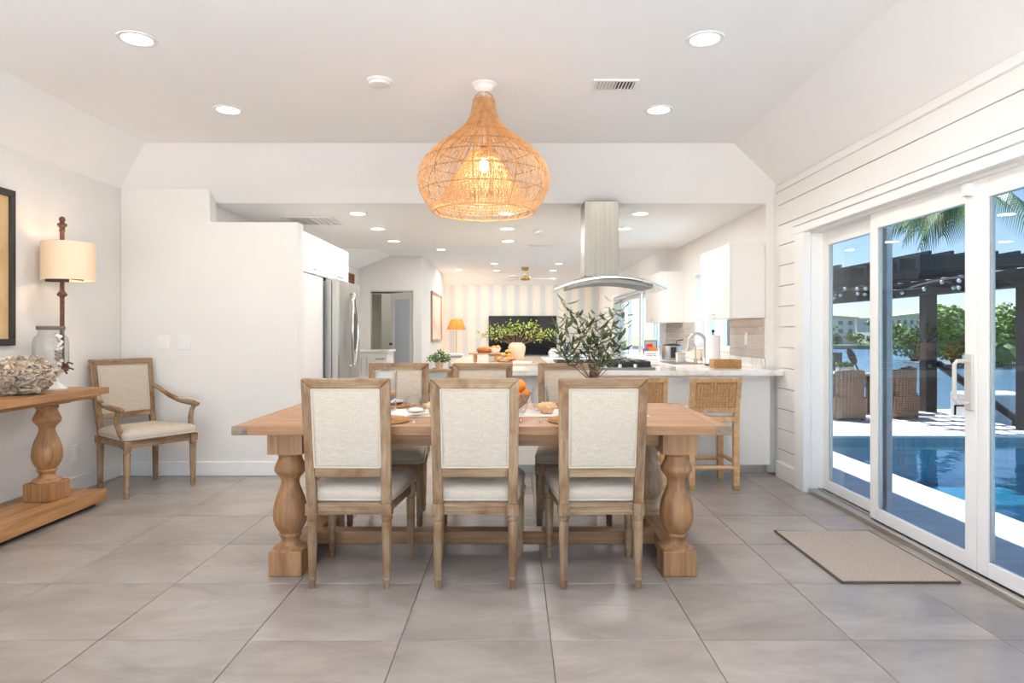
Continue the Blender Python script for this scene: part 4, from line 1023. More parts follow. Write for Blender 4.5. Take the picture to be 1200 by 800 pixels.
bx('splash_slab', 'quartz', bs, 2.172, 2.197, 5.86, 9.64, .901, .99, .002)
def bst(y0, y1):
    for r in range(5):
        z0 = .992+.0705*r; y = y0-(.15 if r % 2 else 0)
        while y < y1-.01:
            a_, c_ = max(y, y0)+.002, min(y+.30, y1)-.002
            if c_-a_ > .02: bx('tile', 'splash_tile', bs, 2.184, 2.193, a_, c_, z0+.001, z0+.0670, .0015)
            y += .30
bst(5.845, 6.78); bst(8.12, 9.64)
ck = thing('cooktop', 'black gas cooktop with steel rim set in the counter', 'cooktop', (.78, 5.97, .90))
bx('tray', 'steel', ck, -.43, .43, -.27, .27, .0005, .018, .004)
for k in range(3):
    g = B(); x0 = -.415+.275*k
    for j in range(4): g.tube([(x0+.01+.085*j, -.16, .058), (x0+.01+.085*j, .245, .058)], .010, 6)
    for y in (-.16, .04, .245): g.tube([(x0+.01, y, .056), (x0+.265, y, .056)], .011, 6)
    g.box(x0, x0+.275, -.175, .25, .018, .034).box(x0+.005, x0+.27, -.172, -.158, .034, .056); g.build('grate', 'black_iron', ck)
for k in range(5): B().lathe([(.002, .018), (.022, .018), (.020, .045), (.002, .046)], 14).build('knob', 'chrome', ck).location = (-.26+.13*k, -.225, 0)
for k in range(5): B().lathe([(.002, .03), (.04, .03), (.038, .045), (.002, .047)], 14).build('burner', 'black_iron', ck).location = ((-.28, .0, .28, -.28, .28)[k], (-.06, .05, -.06, .16, .16)[k], 0)
hd_ = thing('range_hood', 'stainless island range hood with curved glass canopy', 'hood', (.80, 5.93, 0))
bx('chimney', 'steel', hd_, -.19, .104, -.165, .165, 1.70, 2.346, .002)
hd_cx = .02
def arc(x0, x1, n, zc, drop): return [(x0+(x1-x0)*k/n, zc-drop*((x0+(x1-x0)*k/n-hd_cx)/.475)**2) for k in range(n+1)]
b = B(); A_ = arc(hd_cx-.30, hd_cx+.30, 16, 1.705, .085)
b.loft([[(x, -.22, z-.02) for x, z in A_]+[(x, -.22, z) for x, z in reversed(A_)], [(x, .22, z-.02) for x, z in A_]+[(x, .22, z) for x, z in reversed(A_)]]); b.build('canopy_top', 'steel', hd_, smooth=30)
b = B(); rings = []
G_ = arc(hd_cx-.475, hd_cx+.475, 28, 1.70, .095)
fy = lambda x: -.275-.09*(1-((x-hd_cx)/.475)**2)
vs = []; 
for x, z in G_: vs += [(x, fy(x), z-.026), (x, fy(x), z-.018), (x, .30, z-.018), (x, .30, z-.026)]
fs = [(0, 1, 2, 3), tuple(len(vs)-4+i for i in (3, 2, 1, 0))]
for k in range(len(G_)-1):
    for j in range(4): a_ = k*4+j; c_ = k*4+(j+1) % 4; fs.append((a_, c_, c_+4, a_+4))
b.add(vs, fs); b.build('glass_canopy', 'hood_glass', hd_, smooth=30)
b = B(); vs = []
for x, z in G_: vs += [(x, fy(x)-.004, z-.030), (x, fy(x)-.004, z-.014), (x, fy(x)+.004, z-.014), (x, fy(x)+.004, z-.030)]
b.add(vs, fs); b.build('glass_edge', 'chrome', hd_, smooth=30)
b = B(); A_ = arc(hd_cx-.36, hd_cx+.36, 16, 1.672, .085)
b.loft([[(x, -.24, z-.03) for x, z in A_]+[(x, -.24, z) for x, z in reversed(A_)], [(x, .24, z-.03) for x, z in A_]+[(x, .24, z) for x, z in reversed(A_)]]); b.build('fan_box', 'steel', hd_, smooth=30)
# upper cabinets on the right wall
def wallcab(y0, y1, label, n):
    t = thing('wall_cabinet', label, 'cabinet', (0, 0, 0), 0, 'white wall cabinets over the side counter')
    bx('body', 'cabinet_paint', t, 1.912, 2.183 if False else 2.199, y0, y1, 1.345, 2.0, .001)
    for k in range(n):
        a_, c_ = y0+(y1-y0)*k/n+.002, y0+(y1-y0)*(k+1)/n-.002
        d = bx('door', 'cabinet_paint', t, 1.89, 1.911, a_, c_, 1.343, 2.0, .002)
        m_ = (a_+c_)/2; B().tube([(1.89, m_-.06, 1.385), (1.868, m_-.06, 1.385), (1.868, m_+.06, 1.385), (1.89, m_+.06, 1.385)], .005, 8).build('handle', 'nickel', d)
wallcab(5.87, 6.78, 'white wall cabinet nearest the shiplap wall', 1); wallcab(8.62, 9.62, 'white wall cabinet farther along beyond the kitchen window', 1)
# sink and things on the side counter
ZK = .90
fc = thing('kitchen_faucet', 'tall brushed gooseneck kitchen faucet by the window', 'faucet', (1.93, 6.75, ZK))
pts = [(0, 0, .02), (0, 0, .22)]+[(-.085+.085*math.cos(a), -.0, .22+.085*math.sin(a)) for a in [PI*k/10 for k in range(11)]]+[(-.172, 0, .19), (-.185, 0, .13)]
b = B().tube(pts, [.014]*(len(pts)-2)+[.016, .019], 10).lathe([(.002, 0), (.028, 0), (.028, .012), (.02, .02), (.018, .06), (.014, .065)], 16).tube([(.0, -.01, .05), (.0, -.07, .075)], .007, 8); b.build('spout', 'nickel', fc, smooth=60)
ff = thing('filter_tap', 'small slim water filter tap beside the gooseneck faucet', 'faucet', (1.86, 6.85, ZK))
pts = [(0, 0, .0), (0, 0, .16)]+[(-.045+.045*math.cos(a), 0, .16+.045*math.sin(a)) for a in [PI*k/8 for k in range(9)]]+[(-.09, 0, .14)]
B().tube(pts, .007, 8).lathe([(.002, 0), (.02, 0), (.02, .05), (.008, .055)], 14).build('spout', 'nickel', ff, smooth=60)
sk = thing('sink', 'steel undermount sink in the side counter', 'sink', (1.72, 7.0, ZK)); b = B(); b.box(-.15, .17, -.34, .34, .0003, .003); b.build('basin', 'steel', sk, .001)
pt_ = thing('paper_towel_holder', 'white paper towel roll on a dark upright holder', 'paper towels', (1.92, 6.45, ZK))
B().lathe([(.002, 0), (.08, 0), (.08, .012), (.002, .014)], 24).tube([(0, 0, .01), (0, 0, .32)], .006, 8).lathe([(.002, .315), (.014, .318), (.016, .335), (.002, .345)], 12).build('stand', 'black_iron', pt_)
B().lathe([(.02, .016), (.067, .016), (.067, .292), (.02, .292)], 30).build('paper_roll', 'paper_white', pt_)
so = thing('soap_bottle', 'white soap bottle with pump between faucet and paper towels', 'bottle', (1.97, 6.62, ZK))
B().lathe([(.002, 0), (.028, 0), (.03, .01), (.03, .09), (.012, .105), (.011, .12), (.002, .12)], 18).build('bottle', 'white_plastic', so); B().tube([(0, 0, .12), (0, 0, .145), (-.03, 0, .145)], .005, 6).build('pump', 'white_plastic', so)
kb = thing('wicker_tray', 'rectangular brown wicker basket on the peninsula counter', 'basket', (1.90, 6.02, ZK))
b = B()
for k in range(6):
    z = .008+.012*k; L = [(-.115, -.08, z), (.115, -.08, z), (.115, .08, z), (-.115, .08, z), (-.115, -.08, z)]; b.tube(L, .0075, 6)
b.box(-.11, .11, -.075, .075, 0, .006)
for s in (-1, 1):
    for k in range(11): b.tube([(-.11+.022*k, s*.084, 0), (-.11+.022*k, s*.084, .075)], .004, 5)
b.build('basket', 'basket_weave', kb)
cr = thing('multi_cooker', 'stainless countertop cooker with black control panel', 'cooker', (1.82, 7.72, ZK))
rings = [rrect(.095*f, .095*f, -.10*f, .10*f, z, .04, 5) for f, z in ((.94, 0), (.98, .012), (1, .02), (1, .155), (.97, .162))]
B().loft(rings).build('body', 'fridge_steel', cr, smooth=50); bx('control_panel', 'dark_plastic', cr, -.035, .03, -.105, -.098, .025, .15, .003)
B().loft([rrect(.09*f, .09*f, -.095*f, .095*f, z, .04, 5) for f, z in ((1, .163), (.98, .175), (.6, .19))]).build('lid', 'dark_plastic', cr, smooth=60)
B().tube([(.055, 0, .18), (.06, 0, .22), (.13, -.02, .235)], .007, 6).build('lid_handle', 'dark_plastic', cr)
cn = thing('marble_canister', 'small beige marble canister beside the sink', 'canister', (1.78, 7.15, ZK)); b = B().loft([rrect(.045, .045, -.045, .045, z, .012, 3) for z in (0, .085)]); b.build('box', 'quartz', cn, .002); b = B().loft([rrect(.047, .047, -.047, .047, z, .012, 3) for z in (.0855, .10)]); b.build('lid', 'sponge', cn, .002)
cb2 = thing('cutting_board', 'beige stone board leaning on the backsplash behind the sink', 'board', (2.145, 7.9, ZK)); B().box(-.012, .012, -.17, .17, 0, .11, TR(0, 0, .0, 0, 0, R(8))).build('board', 'beige_ceramic', cb2, .004)
bxx = thing('snack_box', 'white printed box holding bright snack packets by the cooker', 'box', (1.60, 7.85, ZK))
b = B(); b.box(-.075, .075, -.06, .06, 0, .004).box(-.075, .075, -.06, -.056, 0, .10).box(-.075, .075, .056, .06, 0, .10).box(-.075, -.071, -.056, .056, 0, .10).box(.071, .075, -.056, .056, 0, .10); b.build('box', 'paper_white', bxx)
# the box carries two short rows of dark print too small to read
b = B()
for r, z in enumerate((.062, .040)):
    x = -.055
    while x < .05:
        w = random.Random(int(x*1000)+r).uniform(.006, .018); b.box(x, min(x+w, .055), -.0606, -.0600, z, z+.009); x += w+.005
b.build('print', 'ink', bxx)
for k, (x, z, mt, lb) in enumerate(((-.05, .115, 'purple_pack', 'purple snack packet in the white box'), (.0, .125, 'orange_pack', 'orange snack packet in the white box'), (.05, .12, 'orange_pack', 'amber snack packet at the right of the white box'), (-.005, .165, 'red_pack', 'red snack packet on top of the white box'))):
    b = B(); b.loft([[(-.035, -.004, -.04), (.035, -.004, -.04), (.035, .004, -.04), (-.035, .004, -.04)], [(-.034, -.016, 0), (.034, -.016, 0), (.034, .016, 0), (-.034, .016, 0)], [(-.036, -.003, .04), (.036, -.003, .04), (.036, .003, .04), (-.036, .003, .04)]])
    o = b.build('snack_packet', mt, None, .003); o.location = (1.60+x, 7.85-.02+.012*k, ZK+z-.02); o.rotation_euler = (R(-10), R((-14, 5, 18, -4)[k]), 0); tag(o, lb, 'snack packet', 'snack packets')
tv2 = thing('tablet', 'small black framed tablet propped behind the snack box', 'tablet', (1.64, 7.99, ZK)); B().box(-.075, .075, -.005, .005, 0, .225, TR(0, 0, 0, 0, R(-8))).build('case', 'dark_plastic', tv2, .003); B().box(-.066, .066, -.0062, -.005, .10, .215, TR(0, 0, 0, 0, R(-8))).build('screen', 'steel_side', tv2)
for x, lb in ((1.485, 'white cone-shaped glass ornament nearer the plant'), (1.62, 'white cone-shaped glass ornament nearer the snack box')):
    o = B().lathe([(.002, 0), (.055, 0), (.05, .012), (.012, .075), (.008, .10), (.002, .105)], 18).build('glass_cone', 'white_ceramic', None); o.location = (x, 8.45, ZK); tag(o, lb, 'ornament', 'glass cones on the side counter')

# ------------------------------------------------------------------ kitchen island and what stands on it
il = thing('kitchen_island', 'pale topped kitchen island with wooden end panel behind the dining chairs', 'island', (-.14, 7.92, 0))
bx('countertop', 'island_top', il, -.53, .49, -1.04, 1.04, .865, .90, .004)
bx('body', 'cabinet_paint', il, -.42, .44, -.78, .98, .09, .864); bx('toe_kick', 'dark_gap', il, -.38, .40, -.74, .94, 0, .09)
for x in (-.525, .43): bx('leg', 'oak_z', il, x, x+.045, -1.03, -.985, 0, .864, .003)
def onisl(px, d): return (px-602)/785*d
rs = thing('serving_riser', 'wooden serving riser holding bread on the island', 'riser', (-.285, 7.38, .90))
bx('board', 'console_oak_x', rs, -.21, .19, -.10, .10, .075, .092, .003)
for x in (-.14, .09): 
    for y in (-.07, .07): bx('leg', 'console_oak_z', rs, x-.018, x+.018, y-.018, y+.018, 0, .075, .002)
lo_ = thing('bread_loaf', 'brown bread loaf on the wooden riser', 'bread', (-.32, 7.38, .993)); b = B().tube([(-.085, 0, .032), (-.075, 0, .032), (0, 0, .036), (.065, 0, .034), (.075, 0, .034)], [.012, .032, .036, .033, .014], 12); b.build('loaf', 'crust', lo_, smooth=70)
bw = thing('white_bowl', 'white ceramic bowl on the right of the riser', 'bowl', (-.20, 7.34, .993)); B().lathe([(.002, 0), (.04, 0), (.062, .05), (.064, .055), (.058, .055), (.038, .008), (.002, .006)], 24).build('bowl', 'white_ceramic', bw)
for k, (x, y) in enumerate(((-.02, 0), (.025, .01))):
    o = bpy.data.objects.new('orange', ome); COL.objects.link(o); o.location = (-.20+x, 7.34+y, .993+.05+.004*k); o.scale = (.75, .75, .75); tag(o, ('orange at the left in the white bowl on the riser', 'orange at the right in the white bowl on the riser')[k], 'orange', 'oranges in the white bowl')
pp = thing('pastry_plate', 'wooden plate heaped with golden pastries on the island', 'plate', (-.065, 7.2, .90)); B().lathe([(.002, 0), (.10, 0), (.11, .012), (.10, .013), (.002, .008)], 28).build('plate', 'oak_x', pp)
b = B()
for k in range(9): a = PI*k/8; b.v += []
pts = [(.036*math.cos(PI*k/8), .03*math.sin(PI*k/8), 0) for k in range(9)]
cm = mesh_of(B().tube(pts, [.006, .012, .017, .021, .023, .021, .017, .012, .006], 8), 'croissant', 'pastry', 60)
rr = random.Random(8)
heap = [(-.072, .0, 0, 'lowest at the left'), (-.005, -.055, 0, 'lowest at the front'), (.068, .0, 0, 'lowest at the right'), (.0, .055, 0, 'lowest at the rear'), (-.032, -.005, 1, 'upper left'), (.038, .0, 1, 'upper right'), (.004, .0, 2, 'topmost')]
for x, y, lev, lb in heap:
    o = bpy.data.objects.new('croissant', cm); COL.objects.link(o); o.location = (-.065+x, 7.2+y, .90+.033+lev*.040); o.rotation_euler = (0, 0, rr.uniform(0, 6)); o.scale = (.85, .85, .95); tag(o, 'golden croissant %s in the heap on the island' % lb, 'croissant', 'croissants on the island plate')
wb = thing('marble_board', 'thin white board lying on the island right of the pastries', 'board', (.09, 7.08, .90)); bx('slab', 'white_ceramic', wb, -.10, .10, -.06, .06, 0, .014, .003)
va = thing('branch_vase', 'beige vase with spreading green leafy branches on the island', 'plant', (.035, 7.45, .90))
B().lathe([(.002, 0), (.06, 0), (.072, .02), (.092, .10), (.098, .15), (.085, .185), (.062, .20), (.06, .205), (.052, .20), (.075, .18), (.085, .14), (.002, .02)], 32).build('vase', 'beige_ceramic', va)
rr = random.Random(21); lv = B()
vs_leaf = [(0, 0, 0), (.011, .014, .002), (0, .032, 0), (-.011, .014, .002)]
tips = []
for k in range(15):
    a = -1.25+2.5*k/14; L_ = rr.uniform(.30, .40)*(1+.22*abs(math.sin(a))); tips.append((L_*math.sin(a)*1.12, rr.uniform(-.14, .14), .20+L_*math.cos(a)*.62-.02))
for (x, y, z) in tips:
    pts = [Vector((0, 0, .15)).lerp(Vector((x, y, z)), k/7)+Vector((rr.uniform(-.012, .012), 0, .035*math.sin(PI*k/7)+rr.uniform(-.008, .008))) for k in range(8)]
    B().tube(pts, [.005-.0035*k/7 for k in range(8)], 5).build('branch', 'twig', va)
    for j in range(30):
        s = rr.uniform(.45, 1.02)*7; i = min(int(s), 6); p = pts[i].lerp(pts[i+1], s-i)+Vector((rr.uniform(-.03, .03), rr.uniform(-.03, .03), rr.uniform(-.03, .035)))
        T = Matrix.Translation(p) @ Matrix.Rotation(rr.uniform(0, 6.28), 4, 'Z') @ Matrix.Rotation(rr.uniform(-1.2, 1.2), 4, 'X') @ Matrix.Rotation(rr.uniform(-.8, .8), 4, 'Y')
        lv.add(vs_leaf, [(0, 1, 2, 3)], T)
o = lv.build('leaves', 'spring_leaf', va, smooth=0); o['kind'] = 'stuff'
# side stand with herb plant
ss = thing('side_stand', 'small wooden side stand with a shelf between two far chairs', 'stand', (-.755, 6.75, 0))
bx('top', 'grey_oak_x', ss, -.13, .12, -.12, .12, .82, .845, .003); bx('shelf', 'grey_oak_x', ss, -.12, .11, -.11, .11, .58, .60, .003); bx('drawer_front', 'steel_side', ss, -.09, .085, -.10, -.085, .72, .815, .002)
for x in (-.125, .095):
    for y in (-.115, .095): bx('leg', 'grey_oak_z', ss, x, x+.022, y, y+.022, 0, .82, .002)
hp = thing('potted_herb', 'bushy green herb in a tan pot on the side stand', 'plant', (-.75, 6.75, .845))
B().lathe([(.002, 0), (.034, 0), (.042, .065), (.044, .07), (.038, .07), (.002, .06)], 20).build('pot', 'sponge', hp)
rr = random.Random(4); b = B()
for k in range(420):
    a = rr.uniform(0, 6.28); r_ = rr.uniform(0, .125)*1.0; z = .08+rr.uniform(0, .11)*(1-r_/.22)
    T = Matrix.Translation((r_*math.cos(a), r_*math.sin(a), z)) @ Matrix.Rotation(a, 4, 'Z') @ Matrix.Rotation(rr.uniform(-1, 1), 4, 'X') @ Matrix.Scale(rr.uniform(.7, 1.2), 4)
    b.add(vs_leaf, [(0, 1, 2, 3)], T)
o = b.build('foliage', 'herb_leaf', hp, smooth=0); o['kind'] = 'stuff'

# ------------------------------------------------------------------ living room
tv = thing('television', 'large black flat screen television on the striped wall', 'television', (.23, 17.30, 1.14))
bx('casing', 'bezel', tv, -.875, .875, -.03, .04, -.505, .50, .006); bx('screen', 'tv_screen', tv, -.86, .86, -.034, -.030, -.49, .487)
B().box(-.03, .03, -.034, -.031, -.499, -.494).build('logo_strip', 'nickel', tv)
mc = thing('media_console', 'low white media console below the television', 'console', (.65, 16.9, 0)); bx('body', 'cabinet_paint', mc, -1.4, 1.4, -.22, .25, .06, .57); bx('top', 'white_ceramic', mc, -1.43, 1.43, -.25, .27, .57, .61, .004); bx('dark_base', 'dark_gap', mc, -1.36, 1.36, -.19, .22, 0, .06)
for k in range(4): bx('door', 'cabinet_paint', mc, -1.39+.70*k, -.71+.70*k, -.242, -.221, .07, .56, .003)
gv = thing('gourd_vase', 'round white ribbed vase on the media console', 'vase', (1.0, 16.8, .61)); b = B(); b.lathe([(.002, 0), (.08, 0), (.13, .05), (.14, .10), (.11, .16), (.05, .20), (.03, .215), (.002, .215)], 24, flute=.012, nfl=8, frange=(0.01, .2)); b.build('vase', 'white_ceramic', gv, smooth=70)
bcr = thing('blue_coral', 'branching blue coral ornament on the media console', 'ornament', (1.32, 16.8, .61)); b = B(); rr = random.Random(9)
b.lathe([(.002, 0), (.06, 0), (.05, .04), (.002, .05)], 14)
for k in range(12):
    a = rr.uniform(0, 6.28); x, y = rr.uniform(-.14, .14), rr.uniform(-.06, .06); h = rr.uniform(.22, .42); b.tube([(0, 0, .03), (x*.5, y*.5, h*.5), (x, y, h)], [.016, .013, .008], 6)
    b.tube([(x*.5, y*.5, h*.5), (x*.2+rr.uniform(-.08, .08), y, h*.85)], [.012, .007], 6)
b.build('coral', 'blue_coral', bcr)
fl = thing('floor_lamp', 'slim floor lamp with glowing orange pleated shade', 'lamp', (-1.42, 16.6, 0))
B().lathe([(.002, 0), (.14, 0), (.14, .02), (.012, .03), (.010, .06), (.010, 1.28), (.002, 1.28)], 20).build('pole', 'brass', fl)
b = B(); b.lathe([(.245, 1.28), (.135, 1.545), (.131, 1.545), (.241, 1.28)], 48, flute=.008, nfl=24, frange=(1, 2), caps=False); b.build('shade', 'orange_shade', fl, smooth=60)
B().sphere((0, 0, 1.40), (.03, .03, .045), 12, 8).build('bulb', 'bulb_glow', fl)
ld = bpy.data.lights.new('floor_lamp_bulb', 'POINT'); ld.energy = 7; ld.color = (1, .70, .42); ld.shadow_soft_size = .05; lo = bpy.data.objects.new('floor_lamp_bulb', ld); COL.objects.link(lo); lo.location = (0, 0, 1.47); lo.parent = fl
ha = thing('wall_art', 'tall framed pale artwork behind glass on the hall side wall', 'picture', (-1.79, 15.4, 1.56))
b = B(); W2, H2 = .98, .55
b.box(0, .04, -W2, W2, -H2, -H2+.05).box(0, .04, -W2, W2, H2-.05, H2).box(0, .04, -W2, -W2+.05, -H2+.05, H2-.05).box(0, .04, W2-.05, W2, -H2+.05, H2-.05); b.build('frame', 'pale_oak_z', ha, .004)
bx('print', 'art_soft', ha, .004, .014, -W2+.04, W2-.04, -H2+.04, H2-.04)
rp = thing('small_picture', 'small reddish framed picture high on the wall past the fridge', 'picture', (-3.01, 12.2, 2.2)); b = B(); b.box(0, .03, -.35, .35, -.10, -.085).box(0, .03, -.35, .35, .085, .10).box(0, .03, -.35, -.32, -.085, .085).box(0, .03, .32, .35, -.085, .085); b.build('frame', 'oak_y', rp); bx('print', 'red_wood', rp, .003, .012, -.33, .33, -.09, .09)
def sofa(x, y, w, label, rz=0):
    t = thing('sofa', label, 'sofa', (x, y, 0), rz, 'white sofas in the living room')
    bx('base', 'white_fabric', t, -w/2, w/2, -.42, .42, .08, .30, .03); bx('backrest', 'white_fabric', t, -w/2, w/2, -.42, -.24, .30, .74, .07)
    for s in (-1, 1): bx('arm', 'white_fabric', t, *sorted((s*w/2, s*(w/2-.18))), -.42, .42, .30, .58, .06)
    n_ = 2
    for k in range(n_):
        a_ = -w/2+.19+(w-.38)*k/n_; bx('seat_cushion', 'white_fabric', t, a_+.005, a_+(w-.38)/n_-.005, -.235, .42, .30, .46, .05); bx('back_cushion', 'white_fabric', t, a_+.005, a_+(w-.38)/n_-.005, -.27, -.08, .46, .80, .07)
    for sx in (-1, 1):
        for sy in (-1, 1): bx('leg', 'dark_wood', t, sx*(w/2-.08)-.03, sx*(w/2-.08)+.03, sy*.36-.03, sy*.36+.03, 0, .08)
    return t
sofa(-.98, 13.6, 1.35, 'white slipcovered sofa below the orange floor lamp'); sofa(1.05, 12.8, 1.2, 'white slipcovered sofa back to the right of the island')
tr2 = thing('book', 'dark covered book lying on the back of the left white sofa', 'book', (-1.15, 13.25, .742), R(0)); bx('cover', 'dark_plastic', tr2, -.12, .12, -.07, .07, 0, .022, .002); bx('pages', 'paper_white', tr2, -.117, .118, -.072, .067, .003, .019)
cf = thing('ceiling_fan', 'ceiling fan with brass rod and pale blades in the living room', 'fan', (.26, 15.3, zt))
B().lathe([(.002, 0), (.085, 0), (.085, -.05), (.06, -.075), (.016, -.08), (.016, -.20), (.06, -.205), (.11, -.22), (.12, -.27), (.09, -.30), (.002, -.305)], 24).build('motor', 'brass', cf)
for k in range(3):
    a = R(4+120*k); b = B(); b.hexa([(.10, -.04, -.262), (.72, -.075, -.272), (.72, .075, -.252), (.10, .04, -.252)], [(.10, -.04, -.255), (.72, -.075, -.264), (.72, .075, -.244), (.10, .04, -.245)], Matrix.Rotation(a, 4, 'Z')); b.build('blade', 'white_plastic', cf, .003)
# ------------------------------------------------------------------ terrace, pool, pergola
ZG = -.30
pat = struct(B().box(2.44, 3.57, -12, 25, ZG-.3, ZG-.004).box(-14, 2.44, -14, -.75, ZG-.3, ZG-.002).box(3.57, 4.07, -12, -6, ZG-.3, ZG-.002).build('patio', 'terrace_base', None), 'pale paved terrace beside the pool, unseen rear part added to bounce sunlight', 'terrace')
pm = {}
def paver(w, d, x, y, mat='paver', z=ZG, name='paver', par=None):
    k = (round(w, 3), round(d, 3), mat)
    if k not in pm: pm[k] = mesh_of(B().box(-w/2, w/2, -d/2, d/2, -.03, 0), name, mat, 0)
    piece(pm[k], name, (x, y, z), par or pat)
for i in range(2):
    for k in range(16): paver(.561, .596, 2.44+.565*(i+.5), 1.2+.6*k, z=ZG)
cop = struct(B().box(3.57, 4.05, -12, 9.88, ZG-.25, ZG-.03).build('trim_4', 'grout', None), 'white stone coping along the near side of the pool', 'coping')
for k in range(14): paver(.50, .745, 3.82, 1.0+.75*k, 'coping_stone', ZG, 'coping_slab', cop)
for k in range(8): paver(.50, 1.6, 3.82, -12+1.63*k, 'coping_stone', ZG, 'coping_slab', cop)
deck = struct(B().box(4.05, 8.06, 9.88, 20, ZG-.30, ZG-.03).box(8.06, 14.2, 9.88, 10.25, ZG-.3, ZG-.03).box(2.44, 4.05, 9.88, 9.9, ZG-.3, ZG-.03).build('pool_deck', 'grout', None), 'sunlit white paved deck beyond the pool under the pergola', 'deck')
for i in range(7):
    for k in range(17): paver(.568, .592, 4.08+.573*(i+.5)-.01, 10.18+.597*(k+.5), 'coping_stone', ZG, 'paver', deck)
for k in range(14): paver(.72, .34, 4.42+.73*k, 10.0, 'coping_stone', ZG, 'paver', deck)
pool = struct(B().box(4.05, 4.07, -12, 9.86, -1.6, ZG-.031).box(14, 14.1, -12, 9.86, -1.6, ZG-.03).box(4.07, 14, 9.84, 9.88, -1.6, -.50).box(4.07, 14, -12.1, -12, -1.6, -.3).box(4.05, 14.1, -12, 9.88, -1.7, -1.6).build('pool_basin', 'pool_floor', None), 'blue tiled swimming pool basin', 'pool')
for k in range(33): bx('waterline_tile', 'waterline_tile', pool, 4.075+.3*k, 4.37+.3*k, 9.825, 9.842, -.52, ZG-.032)
bx('pool_step', 'pool_tile', pool, 7.6, 9.4, 9.2, 9.84, -1.6, -.62); bx('pool_bench', 'pool_tile', pool, 4.08, 7.0, 8.6, 9.84, -1.6, -1.0)
struct(B().add([(4.071, -11.99, -.40), (13.999, -11.99, -.40), (13.999, 9.824, -.40), (4.071, 9.824, -.40)], [(0, 1, 2, 3)]).build('pool_surface', 'pool_water', None, smooth=0), 'rippled blue water of the swimming pool', 'water')
struct(B().add([(8.06, -80, -1.62), (400, -80, -1.62), (400, 420, -1.62), (-300, 420, -1.62), (-300, 20, -1.62), (8.06, 20, -1.62)], [(0, 1, 2, 3, 4, 5)]).build('water', 'channel_water', None, smooth=0), 'blue rippled canal water beyond the deck', 'water')
struct(B().box(14.1, 14.5, -14, 10.25, -3, ZG).box(8.0, 8.1, 10.25, 20, -3, ZG-.04).box(2.44, 8.1, 20, 20.3, -3, ZG).build('seawall', 'seawall', None, smooth=0), 'concrete seawall edge of the terrace', 'seawall')
# pergola: water-side posts and beam, house-side posts and beam, rafters across
pg = thing('pergola', 'dark charcoal wooden pergola over the outdoor dining table', 'pergola', (0, 0, ZG))
def pergz(z): return z-ZG
def pos(x, y, w=.105): bx('post', 'pergola_paint', pg, x-w, x+w, y-w, y+w, 0, pergz(2.02))
PX0, PX1 = 5.35, 7.95
for y in (12.85, 17.6): pos(PX1, y)
pos(PX1, 10.4, .09)
for y in (12.85, 17.6): pos(PX0-1.15, y)
bm = bx('beam', 'pergola_paint', pg, PX1-.16, PX1-.08, 10.1, 18.4, pergz(1.93), pergz(2.20)); bx('beam', 'pergola_paint', pg, PX1+.08, PX1+.16, 10.1, 18.4, pergz(1.93), pergz(2.20))
bx('beam', 'pergola_paint', pg, PX0-1.2, PX0-1.1, 12.2, 18.4, pergz(1.93), pergz(2.20))
for k in range(17):
    y = 10.3+.5*k
    x0 = 4.0 if y > 12.3 else 6.2
    b = B(); z0, z1 = pergz(2.20), pergz(2.40)
    b.hexa([(x0, y-.035, z0), (8.45, y-.035, z0+.07), (8.45, y+.035, z0+.07), (x0, y+.035, z0)], [(x0, y-.035, z1), (8.55, y-.035, z1), (8.55, y+.035, z1), (x0, y+.035, z1)]); b.build('rafter', 'pergola_paint', pg)
for k in range(13):
    x = 4.3+.34*k; bx('batten', 'pergola_paint', pg, x-.025, x+.025, 10.2 if x > 6.2 else 12.3, 18.4, pergz(2.40), pergz(2.46))
for (y, d) in ((17.6, .5),):
    b = B(); b.tube([(PX1, y+.08*(1 if d > 0 else -1), pergz(1.50)), (PX1, y+d, pergz(1.96))], .045, 4); b.build('brace', 'pergola_paint', pg, smooth=0)
sl = thing('string_lights', 'string of white globe bulbs hung under the pergola', 'lights', (0, 0, 0))
for (x, y0, y1, ph) in ((6.9, 10.4, 16.4, 0), (6.2, 12.3, 17.6, .5)):
    pts = []; n_ = 36
    for k in range(n_+1): s = k/n_; pts.append((x+.5*math.sin(s*9+ph), y0+(y1-y0)*s, 2.14-.16*abs(math.sin(s*PI*5))))
    w_ = B().tube(pts, .006, 4).build('cable', 'black_iron', sl)
    for k in range(1, n_, 2): B().sphere((pts[k][0], pts[k][1], pts[k][2]-.045), .035, 8, 6).build('globe', 'white_ceramic', w_)
